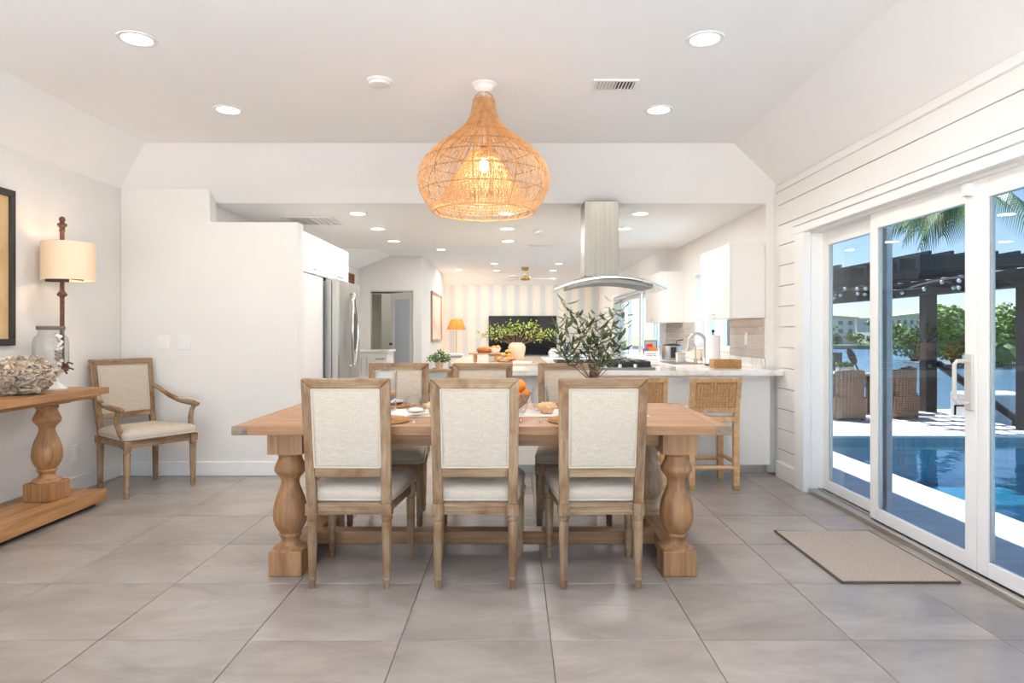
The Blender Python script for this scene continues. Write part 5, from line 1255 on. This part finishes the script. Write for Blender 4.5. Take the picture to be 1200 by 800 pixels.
# outdoor dining set
def wchair(label):
    t = thing('wicker_armchair', label, 'chair', (0, 0, 0), 0, 'brown wicker armchairs round the outdoor table')
    b = B(); W_, D_ = .30, .30
    def outl(w, d, z, r=.10): return rrect(w, w, -d, d, z, r, 5)
    b.loft([outl(.27, .27, .04), outl(.285, .285, .2), outl(.30, .29, .40)]); b.build('seat_shell', 'wicker_brown', t)
    q = B(); ang = [R(a) for a in range(-100, 101, 10)]
    oz = lambda a: .86-.24*max(0, (abs(a)-R(55))/R(45))**.6 if abs(a) > R(55) else .86+.02*math.cos(a*2)
    flr = lambda a: 1.0+.10
    o_ = [(.30*math.sin(a)*1.0, -.29*math.cos(a)*1.02 if abs(a) < R(90) else -.29*math.cos(a)+.16*(abs(a)-R(90))/R(10), 0) for a in ang]
    vs = []
    for a, p in zip(ang, o_):
        k = 1.08; vs += [(p[0]*.95, p[1]*1.0, .05), (p[0]*k, p[1]*(k+.06), oz(a)), (p[0]*(k-.16), p[1]*(k-.10), oz(a)), (p[0]*.80, p[1]*.82, .05)]
    fs = [(0, 1, 2, 3), tuple(len(vs)-4+i for i in (3, 2, 1, 0))]
    for i in range(len(ang)-1):
        for j in range(4): a_ = i*4+j; c_ = i*4+(j+1) % 4; fs.append((a_, c_, c_+4, a_+4))
    q.add(vs, fs); q.build('back_shell', 'wicker_brown', t, .012)
    bx('seat_cushion', 'cushion_brown', t, -.22, .22, -.20, .28, .40, .47, .03)
    for sx in (-1, 1):
        for sy in (-1, 1): bx('foot', 'wicker_brown', t, sx*.22-.025, sx*.22+.025, sy*.22-.025, sy*.22+.025, 0, .045)
    return t
w_ = wchair('brown wicker armchair with its back to the pool, nearest us'); w_.location = (5.80, 11.75, ZG)
for x, y, rz, lb in ((5.80-.75, 13.9, R(-160), 'brown wicker armchair on the far side of the outdoor table, left'), (5.95, 14.2, R(180), 'brown wicker armchair on the far side of the outdoor table, right'), (6.85, 12.0, R(8), 'brown wicker armchair beside the table end, back to us, near the post'), (7.22, 12.65, R(82), 'brown wicker armchair at the table end beside the dark post')):
    dup(w_, (x, y, ZG), rz, lb)
ot = thing('outdoor_table', 'outdoor dining table with pale top between wicker armchairs', 'table', (6.1, 13.0, ZG)); bx('top', 'stucco', ot, -1.15, .75, -.48, .48, .70, .74, .005)
for sx in (-1.0, .60):
    for sy in (-.36, .36): bx('leg', 'wicker_brown', ot, sx-.04, sx+.04, sy-.04, sy+.04, 0, .70)
bx('apron', 'wicker_brown', ot, -1.05, .66, -.40, .40, .62, .70)
po = thing('succulent_planter', 'small white planter of green succulents on the outdoor table', 'planter', (6.30, 12.75, ZG+.74)); bx('pot', 'white_ceramic', po, -.14, .14, -.08, .08, 0, .13, .01)
b = B(); rr = random.Random(6)
for k in range(160):
    T = Matrix.Translation((rr.uniform(-.14, .14), rr.uniform(-.08, .08), .13+rr.uniform(0, .06))) @ Matrix.Rotation(rr.uniform(0, 6), 4, 'Z') @ Matrix.Rotation(rr.uniform(-1, 1), 4, 'X') @ Matrix.Scale(2.2, 4); b.add(vs_leaf, [(0, 1, 2, 3)], T)
o = b.build('foliage', 'spring_leaf', po, smooth=0); o['kind'] = 'stuff'
# gangway rail and dock ladder, heater post
gw = thing('gangway_rail', 'dark sloping handrail running down from the pergola post', 'rail', (0, 0, 0)); B().tube([(8.16, 12.9, .62), (10.2, 13.6, -.55)], .07, 6).build('rail', 'pergola_paint', gw); bx('newel', 'pergola_paint', gw, 10.15, 10.25, 13.55, 13.65, -1.7, -.50)
dk = thing('dock', 'pale floating dock seen past the sliding door handle', 'dock', (9.38, 15.2, -1.62))
bx('platform', 'coping_stone', dk, -.5, 3.5, -1.4, 3.0, .0, .75); bx('locker', 'white_plastic', dk, .25, 1.5, -1.2, -.4, .75, 1.55, .05)
b = B()
for s in (0, .28): b.tube([(-.32+s, -1.45, .2), (-.32+s, -1.45, 1.35)], .02, 6)
for z in (.45, .75, 1.05, 1.33): b.tube([(-.32, -1.45, z), (-.04, -1.45, z)], .02, 6)
b.build('ladder', 'black_iron', dk); b = B().tube([(-.5, -1.46, .3), (-.5, -1.46, .75), (-.4, -1.46, .95), (-.15, -1.46, .95), (-.05, -1.46, .75), (-.05, -1.46, .3)], .03, 8); b.build('grab_rail', 'white_plastic', dk)
gl = thing('patio_heater_column', 'short dark bollard behind the wicker chairs', 'bollard', (8.15, 17.1, ZG)); bx('column', 'pergola_paint', gl, -.16, .16, -.16, .16, 0, 1.0, .01)
pdl = thing('paddle_board', 'dark leaning paddle beside the far pergola post', 'paddle', (9.15, 17.3, ZG)); b = B(); b.sphere((0, 0, .98), (.10, .03, .24), 12, 10, TR(0, 0, 0, 0, 0, R(-25))); b.tube([(0, 0, .0), (-.40, 0, .86)], .02, 6); b.build('blade', 'pergola_paint', pdl)
# ------------------------------------------------------------------ palms
def frond(b, base, az, L_, droop, nl=34, lw=.028, ll=.5):
    pts = []
    for k in range(13):
        s = k/12; r_ = L_*s*(1-.18*s*droop); z = L_*(.42*s-.95*droop*s*s*.75); pts.append(Vector((base[0]+r_*math.cos(az), base[1]+r_*math.sin(az), base[2]+z)))
    b.tube(pts, [.022-.018*k/12 for k in range(13)], 5)
    for k in range(nl):
        s = .12+.88*k/(nl-1); i = min(int(s*12), 11); p = pts[i].lerp(pts[i+1], s*12-i); d = (pts[i+1]-pts[i]).normalized(); side = d.cross(Vector((0, 0, 1))).normalized(); l_ = ll*(math.sin(PI*(.12+.80*s)))**.6
        for sg in (-1, 1):
            dv = (d*.75+side*sg*.85-Vector((0, 0, .25+.55*droop))).normalized(); e1 = p+dv*l_*.5+Vector((0, 0, .03)); e2 = p+dv*l_-Vector((0, 0, .18*l_+.10*droop*l_)); wv_ = d*lw
            b.add([p-wv_*.5, p+wv_*.5, e1+wv_*.6, e1-wv_*.6, e2], [(0, 1, 2, 3), (3, 2, 4)])
def palm(name, label, x, y, z0, zc, n, L_, mat='palm_leaf', seed=1, droop=1.0, az=None, ll=.5, tr=.13, grp=None, lw=.036):
    t = thing(name, label, 'palm', (x, y, z0), 0, grp); h = zc-z0; rr = random.Random(seed)
    B().tube([(0, 0, 0), (.04, .02, h*.5), (0, 0, h)], [tr*1.25, tr, tr*.85], 10).build('trunk', 'bark', t)
    for k in range(n):
        a = (az[k] if az else 2*PI*k/n+rr.uniform(-.2, .2)); b = B(); frond(b, (0, 0, h), a, L_*rr.uniform(.9, 1.1), droop*rr.uniform(.75, 1.15), 26, lw, ll); b.build('frond', mat, t, smooth=0)
palm('coconut_palm', 'tall palm whose drooping frond hangs before the sky', 8.64, 12.55, -1.62, 3.75, 8, 1.6, seed=3, droop=1.25, ll=.62, az=[PI*.95, PI*1.08, PI*.85, PI*.62, PI*.45, PI*1.3, -PI*.5, PI*1.0])
palm('low_palm', 'low spreading palm with broad fronds at the right of the pool', 9.0, 11.2, ZG, 1.0, 13, 1.0, seed=5, droop=.8, ll=.5, tr=.08, lw=.055)
# ------------------------------------------------------------------ far shore
struct(B().box(-40, 400, 113, 420, -4, -1.25).build('far_bank', 'grass', None, smooth=0), 'green lawn bank across the canal', 'lawn')
struct(B().box(-40, 400, 112.4, 113, -4, -1.05).build('far_seawall', 'seawall', None, smooth=0), 'low seawall along the far bank', 'seawall')
def building(x0, x1, y, z1, nb, label, slope=1):
    t = thing('apartment_building', label, 'building', (0, 0, 0), 0, 'apartment buildings across the canal')
    bx('wall', 'far_wall', t, x0, x1, y, y+14, -1.3, z1-.5)
    b = B(); b.hexa([(x0-.6, y-.6, z1-.5), (x1+.6, y-.6, z1-.5), (x1+.6, y+14, z1-.5), (x0-.6, y+14, z1-.5)], [(x0-.6, y-.6, z1-.2+(.9 if slope < 0 else 0)), (x1+.6, y-.6, z1-.2+(.9 if slope > 0 else 0)), (x1+.6, y+14, z1-.2+(.9 if slope > 0 else 0)), (x0-.6, y+14, z1-.2+(.9 if slope < 0 else 0))]); b.build('roof', 'far_roof', t, smooth=0)
    n_ = 3; fh = (z1-.6+1.2)/n_
    for f in range(n_):
        for k in range(nb):
            xa = x0+(x1-x0)*(k+.28)/nb; xb = x0+(x1-x0)*(k+.72)/nb; z = -1.2+fh*f
            w = bx('window', 'far_window', t, xa, xb, y-.06, y+.02, z+fh*.30, z+fh*.80)
            bx('balcony_rail', 'far_wall', t, xa-.2, xb+.2, y-.5, y-.4, z+fh*.05, z+fh*.28)
building(59, 71.4, 140, 4.5, 6, 'pale three storey apartment block seen in the left door pane', -1)
building(73, 78, 158, 4.3, 3, 'pale apartment block between the dark post and the door frame', 1)
building(79.5, 86.5, 142, 4.7, 5, 'pale three storey apartment block seen in the middle door pane', 1)
building(100, 130, 150, 4.4, 9, 'pale apartment block hidden behind the mangroves', 1)
def tree(name, label, x, y, z0, rx, rz_, n, ls, mat, seed, grp=None, trunk=True):
    t = thing(name, label, 'tree', (x, y, z0), 0, grp); rr = random.Random(seed); b = B()
    blobs = [(rr.uniform(-.6, .6)*rx, rr.uniform(-.5, .5)*rx, rz_*(.45+rr.uniform(0, .75)), rr.uniform(.35, .6)) for _ in range(9)]
    for k in range(n):
        cx_, cy_, cz_, q = blobs[k % 9]; v = Vector((rr.gauss(0, 1), rr.gauss(0, 1), rr.gauss(0, 1))).normalized(); r_ = rr.uniform(.75, 1.0)
        p = (cx_+v.x*q*rx*r_, cy_+v.y*q*rx*r_, max(.05, cz_+v.z*q*rz_*.8*r_)); s = ls*rr.uniform(.6, 1.3)
        T = Matrix.Translation(p) @ Matrix.Rotation(rr.uniform(0, 6.28), 4, 'Z') @ Matrix.Rotation(rr.uniform(-1.3, 1.3), 4, 'X')
        b.add([(-s*.5, 0, 0), (0, -s*.35, s*.1), (s*.5, 0, 0), (0, s*.35, -s*.05)], [(0, 1, 2, 3)], T)
    o = b.build('foliage', mat, t, smooth=0); o['kind'] = 'stuff'
    if trunk:
        q = B()
        for k in range(5): cx_, cy_, cz_, _ = blobs[k]; q.tube([(cx_*.2, cy_*.2, 0), (cx_*.6, cy_*.6, cz_*.5), (cx_, cy_, cz_)], [rx*.06, rx*.045, rx*.02], 6)
        q.build('trunk', 'bark', t)
    return t
G_M = 'mangroves on the canal bank'
isl = struct(B().box(36, 80, 54.4, 62, -4, -1.5).build('mangrove_bank', 'seawall', None, smooth=0), 'muddy bank under the mangroves', 'bank')
tree('mangrove_tree', 'large bright green mangrove right of the big pergola post', 36.6, 55, -1.6, 3.0, 3.4, 5200, .36, 'tree_leaf', 1, G_M)
tree('mangrove_tree', 'green mangrove behind the middle door stile', 41.0, 56, -1.6, 2.9, 3.6, 3600, .38, 'tree_leaf', 2, G_M)
tree('mangrove_tree', 'darker mangrove seen at the right door pane', 45.2, 56.5, -1.6, 2.6, 3.9, 3600, .38, 'tree_leaf_dark', 3, G_M)
tree('mangrove_tree', 'rightmost mangrove behind the low palm', 49.5, 56, -1.6, 2.8, 3.6, 3000, .38, 'tree_leaf', 4, G_M)
tree('mangrove_bush', 'low mangrove bush left of the big pergola post', 39.5, 66, -1.6, 2.2, 1.9, 1600, .34, 'tree_leaf_dark', 5, G_M)
for k, (px_, lb) in enumerate(((952, 'leftmost clipped hedge'), (978, 'hedge before the left apartment block'), (1000, 'hedge behind the far post'), (1024, 'hedge under the far palm'), (1056, 'hedge before the middle apartment block'), (1078, 'hedge left of the big post'))):
    D_ = 128; tree('hedge_tree', 'small far bank tree, %s' % lb, (px_-602)/785*D_, D_, -1.3, 1.7 if k % 2 else 2.1, 1.5 if k < 4 else 2.6, 500, .45, 'tree_leaf_dark' if k % 2 else 'tree_leaf', 20+k, 'trees on the far bank', False)
for k, (px_, D_, zc, lb) in enumerate(((1026, 124, 3.4, 'far palm between the far post and the door stile'), (1050, 118, 2.6, 'far palm before the middle apartment block'), (1122, 122, 4.6, 'far palm rising above the mangroves'), (1097, 134, 4.0, 'shorter far palm rising above the mangroves'), (966, 118, 2.5, 'far palm at the left door frame'))):
    palm('distant_palm', lb, (px_-602)/785*D_, D_, -1.3, zc, 9, 2.1, seed=40+k, droop=.9, ll=.9, tr=.2, grp='palms on the far bank', lw=.16)
